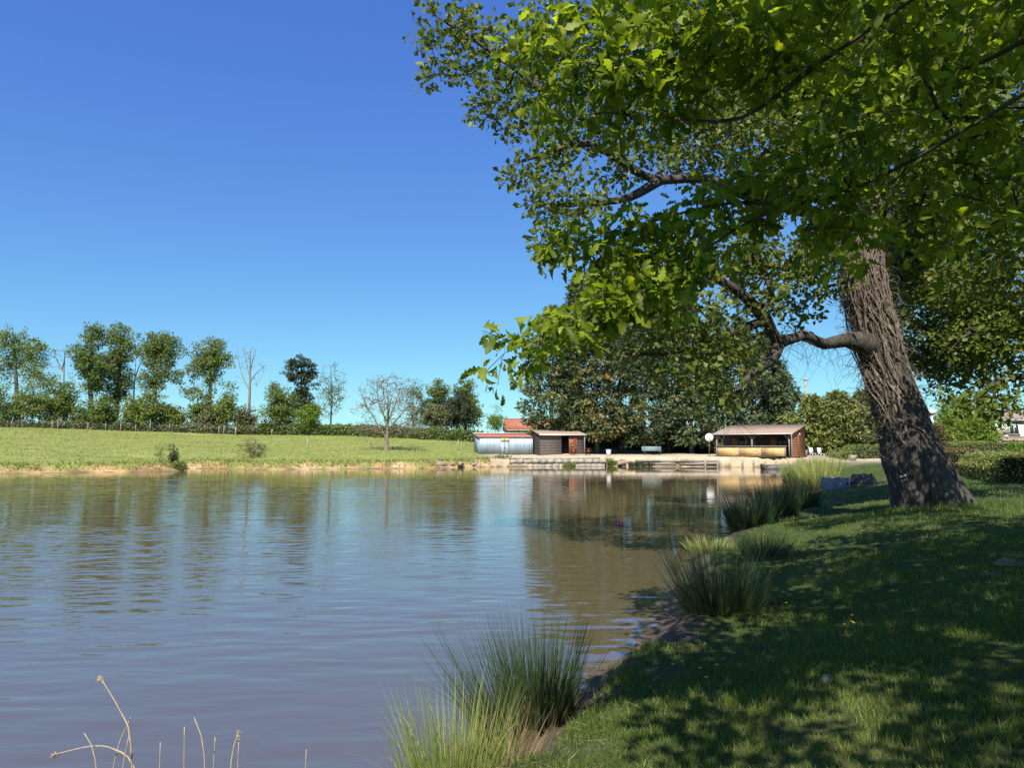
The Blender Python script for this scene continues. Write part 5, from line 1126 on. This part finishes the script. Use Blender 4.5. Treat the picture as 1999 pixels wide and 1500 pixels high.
for a, b, hh, lab in ((1560, 938, 1.25, 'sunlit rush stand nearest the boat'), (1592, 950, 1.35, 'sunlit rush stand left of the concrete ring'), (1622, 930, 1.3, 'sunlit rush stand behind the concrete ring'), (1588, 925, 1.3, 'sunlit rush stand in the middle behind the dark rushes'), (1650, 922, 1.0, 'sunlit rush stand at the start of the lit lawn')):
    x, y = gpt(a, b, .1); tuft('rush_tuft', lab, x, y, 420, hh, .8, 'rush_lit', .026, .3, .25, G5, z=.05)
for a, hh, lm_k, lab in ((1265, .55, 'rush', 'small grass tuft on the timbers below the bench'), (1330, .75, 'rush_lit', 'grass tuft between timbers left of the disc'), (1345, .6, 'rush', 'green grass tuft right beside the larger timber tuft'), (1425, .6, 'rush_lit', 'grass tuft between the mooring posts'), (1480, .7, 'rush', 'grass tuft left of the grey boat'), (1515, .9, 'rush', 'dark grass tuft behind the grey boat'), (1240, .5, 'rush', 'small grass tuft at the right end of the block wall'), (930, .35, 'straw', 'dry grass tuft on the bank below the blue shed'), (1110, .4, 'rush_lit', 'low weeds at the foot of the block wall')):
    g_ = gnd(a, 911.3); tuft('grass_tuft', lab, g_[0], g_[1] - .05, 190, hh * 1.15, .6, lm_k, .04, .5, .3, 'grass tufts along the quay', z=.1)
# dry reed stems in front
G6 = 'dry reed stems at the bottom left'
reeds = [([(262, 1600), (255, 1450), (235, 1390), (195, 1322)], 1, 'tall dry reed with a ragged seed head'), ([(205, 1600), (185, 1480), (164, 1432)], 0, 'short pale broken reed at the far left'), ([(200, 1560), (228, 1470), (255, 1402)], 0, 'pale reed leaning right across the tall one'), ([(300, 1590), (262, 1500), (225, 1465), (180, 1458), (103, 1475)], 1, 'dry reed arching over to the left with a drooping head'),
         ([(225, 1590), (240, 1500), (252, 1437)], 0, 'short straight reed behind the leaning one'), ([(310, 1590), (313, 1450)], 0, 'thin upright reed right of the tall group'), ([(360, 1590), (360, 1420)], 0, 'thin straight reed at the left of the middle pair'), ([(405, 1590), (398, 1470), (379, 1402)], 0, 'thin reed leaning left of the middle pair'), ([(410, 1590), (420, 1440)], 0, 'dark thin reed between the reed groups'), ([(445, 1590), (452, 1485), (466, 1432)], 1, 'reed with a small brown seed head'), ([(460, 1590), (466, 1450)], 0, 'thin reed right of the seed head reed'), ([(590, 1590), (598, 1465)], 0, 'short green tipped reed near the bottom centre')]
for pts, hd_, lab in reeds:
    Yb = 3.75 + rng.uniform(-.15, .15); q = [at(a, b, Yb + .02 * k) for k, (a, b) in enumerate(pts)]; q0 = q[0]; zb = min(float(height([q0[0]], [q0[1]])[0]), 0.0) - .02
    q = [np.array([q0[0], q0[1], zb])] + q[1:] if len(q) > 2 or True else q
    s5 = Skel(); ids = s5.path(q, np.linspace(.0042, .0022, len(q)), step=.05); pp = np.array(s5.P); base = pp[0].copy()
    t = thing('dry_reed', lab, 'reed', tuple(base), 0, G6); m = MB(); m.tube(pp - base, np.array(s5.r) * (1.3 if hd_ else 1), 6); m.build('stem', M['dry'], t, True)
    if hd_:
        e = pp[-1] - base; m = MB()
        ax_ = pp[-1] - pp[-2]; ax_ /= np.linalg.norm(ax_)
        for _ in range(34):
            d_ = rng.normal(size=3) * .7 + ax_ * .9; d_ /= np.linalg.norm(d_); s0 = e - ax_ * rng.random() * .03; l_ = rng.uniform(.008, .026); m.tube([s0, s0 + d_ * l_ * .5, s0 + d_ * l_ + [0, 0, -.005]], [.0022, .0022, .0006], 4)
        m.build('seed_head', M['straw'] if False else M['dry'], t)
# lawn grass: uncountable blades
def lawn(n_per, y0, y1, hgt, wid, x0=-2.5, x1=20, seg=2):
    area = (x1 - x0) * (y1 - y0); n = int(area * n_per); x = rng.uniform(x0, x1, n); y = rng.uniform(y0, y1, n); keep = np.abs(x) < y * .82 + 1.0; x, y = x[keep], y[keep]
    d = pond_d(x, y); nn = fbm(x * 2.5, y * 2.5); n2_ = fbm(x * .5, y * .5); bald = fbm(x * 1.1 + 40, y * 1.1)
    k = (d + .35 * nn + .25 * n2_ > .2 + .4 * rng.random(len(x))) & (bald < 1.15 + .3 * rng.random(len(x))); x, y, d, n2_, nn = x[k], y[k], d[k], n2_[k], nn[k]
    z = height(x, y, d); m_ = len(x); a = rng.random(m_) * 2 * PI; ln = np.abs(rng.normal(size=m_)) * .3 + .1; dr = np.stack([np.cos(a) * ln, np.sin(a) * ln, np.ones(m_)], 1); dr /= np.linalg.norm(dr, axis=1)[:, None]
    hh = hgt * (.55 + .6 * rng.random(m_)) * (1 + .45 * nn + .25 * n2_).clip(.4, 1.9) * (1 + 1.4 * np.exp(-np.hypot(x - 8.3, y - 14.2) / .5 + 1.6).clip(0, 1)); V, Fq, per_ = ribbon_set(np.stack([x, y, z - .008], 1), dr, hh, np.full(m_, wid) * rng.uniform(.7, 1.3, m_), .5 * rng.random(m_) + .1, seg=seg)
    return V, Fq, np.repeat(np.clip(.35 + .3 * n2_ + rng.normal(size=m_) * .22, 0, 1), per_)
sets = [lawn(3900, 2.4, 5.6, .062, .0048, 0, 6), lawn(1400, 5.6, 9.5, .065, .0072, .5, 9), lawn(560, 9.5, 16, .065, .011, 1.5, 14.5, 1), lawn(130, 16, 44, .075, .024, 4, 34, 1)]
off = 0; Vs, Fs, Ts = [], [], []
for v_, f_, t_ in sets: Vs.append(v_); Fs.append(f_ + off); Ts.append(t_); off += len(v_)
gr = link('grass', raw_mesh('grass', np.concatenate(Vs), [np.concatenate(Fs)], M['grass'], np.concatenate(Ts)), kind='stuff'); gr['label'] = 'short green lawn grass on the right bank'; gr['category'] = 'grass'
n = 60000; x = rng.uniform(-1, 14, n); y = rng.uniform(2.5, 22, n); d = pond_d(x, y); k = (d > .02) & (d < 1.3) & (rng.random(n) < 6 / y); x, y, d = x[k], y[k], d[k]; a = rng.random(len(x)) * 2 * PI
V, Fq, per_ = ribbon_set(np.stack([x, y, height(x, y, d) + .006], 1), np.stack([np.cos(a), np.sin(a), rng.uniform(-.03, .22, len(x))], 1), rng.uniform(.03, .13, len(x)), rng.uniform(.003, .009, len(x)), np.zeros(len(x)), seg=2)
dl = link('plant_debris', raw_mesh('plant_debris', V, [Fq], M['straw'], np.repeat(rng.random(len(x)) * .7, per_)), kind='stuff'); dl['label'] = 'dead straw and leaf litter along the muddy shore'; dl['category'] = 'litter'
# meadow tufts and bank grass on the far side
n = 120000; x = rng.uniform(-75, 8, n); y = rng.uniform(50, 116, n); k = (np.abs(x) < y * .8) & (x / y < -.03 + rng.normal(size=n) * .01); x, y = x[k], y[k]; d = pond_d(x, y); k = (d > .7) & (d < 66); x, y, d = x[k], y[k], d[k]; nn = fbm(x * .6, y * .6)
V, Fq, per_ = ribbon_set(np.stack([x, y, height(x, y, d) - .02], 1), np.stack([rng.normal(size=len(x)) * .3, rng.normal(size=len(x)) * .3, np.ones(len(x))], 1), rng.uniform(.05, .16, len(x)) * (1 + .5 * nn), np.full(len(x), .075), rng.random(len(x)) * .5, seg=1)
mg = link('meadow_grass', raw_mesh('meadow_grass', V, [Fq], M['meadow'], np.repeat(np.clip(.45 + .3 * nn + rng.normal(size=len(x)) * .25, 0, 1), per_)), kind='stuff'); mg['label'] = 'meadow grass on the rising field across the pond'; mg['category'] = 'grass'
n = 26000; i = rng.integers(0, len(POND), n); x = POND[i, 0] + rng.normal(size=n) * .8; y = POND[i, 1] + rng.uniform(-.2, 1.6, n); d = pond_d(x, y); k = (y > 48) & (x / y < -.03) & (d > .25) & (d < 1.8); x, y, d = x[k], y[k], d[k]
V, Fq, per_ = ribbon_set(np.stack([x, y, height(x, y, d) - .02], 1), np.stack([rng.normal(size=len(x)) * .5, -.4 + rng.normal(size=len(x)) * .4, np.ones(len(x))], 1), rng.uniform(.15, .4, len(x)), np.full(len(x), .06), rng.random(len(x)) * .9, seg=2)
bg_ = link('bank_grass', raw_mesh('bank_grass', V, [Fq], M['rush_lit'], np.repeat(rng.random(len(x)), per_)), kind='stuff'); bg_['label'] = 'dry tufted grass hanging over the clay bank'; bg_['category'] = 'grass'
# meadow flowers
n = 2600; x = rng.uniform(-60, 0, n); y = rng.uniform(55, 112, n); k = (fbm(x * .12, y * .25) > .15) & (x / y < -.06) & (np.abs(x) < y * .78); x, y = x[k], y[k]; d = pond_d(x, y); k = d > 2; x, y, d = x[k], y[k], d[k]
fl, ff, _ = scatter(np.stack([x, y, height(x, y, d) + .22], 1), rand_frames(len(x), 3), rng.uniform(.07, .13, len(x)), leaf_template('quad'), np.zeros(len(x)))
mf = link('meadow_flowers', raw_mesh('meadow_flowers', fl, [ff], M['yellow']), kind='stuff'); mf['label'] = 'yellow flowers scattered over the far meadow'; mf['category'] = 'flowers'
# buttercups on the lawn
bc = [(1535, 1181), (1638, 1192), (1664, 1207), (1664, 1224), (1634, 1234), (1648, 1229), (1668, 1227), (1538, 1216), (1522, 1250), (1314, 1301), (1331, 1298), (1367, 1307), (1399, 1304), (1379, 1325)]
pet = MB()
for k in range(5):
    a = k * 2 * PI / 5; c_, s_ = math.cos(a), math.sin(a); pet.add([(0, 0, 0), (c_ * .007 - s_ * .006, s_ * .007 + c_ * .006, .005), (c_ * .015, s_ * .015, .009), (c_ * .007 + s_ * .006, s_ * .007 - c_ * .006, .005)], [(0, 3, 2, 1)])
pm = raw_mesh('petals', np.concatenate(pet.V), [np.concatenate(f) for f in pet.F.values()], M['yellow']); stm = MB(); stm.tube([(0, 0, -.1), (.004, 0, -.04), (0, 0, 0)], .0012, 4); sm_ = raw_mesh('stem', np.concatenate(stm.V), [np.concatenate(f) for f in stm.F.values()], M['rush'])
nth = ['first', 'second', 'third', 'fourth', 'fifth', 'sixth', 'seventh', 'eighth', 'ninth']
bc.sort(key=lambda p_: (p_[0] < 1450, p_[0]))
for q, (a, b) in enumerate(bc):
    lab = f'yellow buttercup, {nth[q]} from left in the cluster right of the tall rush tuft' if q < 9 else f'yellow buttercup, {nth[q - 9]} from left in the cluster below the tall rush tuft'
    g_ = gnd(a, b, .42); z_ = gz(g_[0], g_[1]); g_ = gnd(a, b, z_ + .1); t = thing('buttercup', lab, 'flower', (g_[0], g_[1], gz(g_[0], g_[1]) + .105), rng.random() * 6, 'buttercups on the lawn'); t.scale = (1.25,) * 3
    link('petals', pm, t); link('stem', sm_, t)
# stone and bare molehill on the lawn
for (a, b), r_, lab in (((1617, 1333), .045, 'small grey brown clod lying in the shaded lawn'), ((1985, 1095), .2, 'bare earth mound on the lawn at the right edge'), ((1935, 1112), .12, 'small flat earth patch left of the bare mound')):
    g_ = gnd(a, b, .6); z_ = gz(g_[0], g_[1]); g_ = gnd(a, b, z_); m = lathe([(1.0, -.15), (.85, .12), (.5, .32), (.001, .38)] if r_ > .1 else [(.8, -.3), (1, .2), (.7, .7), (.001, .8)], 11); V_ = m.V[0] * r_ * np.array([1, 1, .45 if r_ > .1 else 1]); V_ += .07 * r_ * rng.normal(size=V_.shape); m.V[0] = V_
    tag(m.build('earth_mound' if r_ > .1 else 'stone', M['mud'] if r_ > .1 else M['rock'], loc=(g_[0], g_[1], gz(g_[0], g_[1]))), lab, 'mound' if r_ > .1 else 'stone')
print('triangles about', sum(len(me.loops) - 2 * len(me.polygons) for me in bpy.data.meshes))
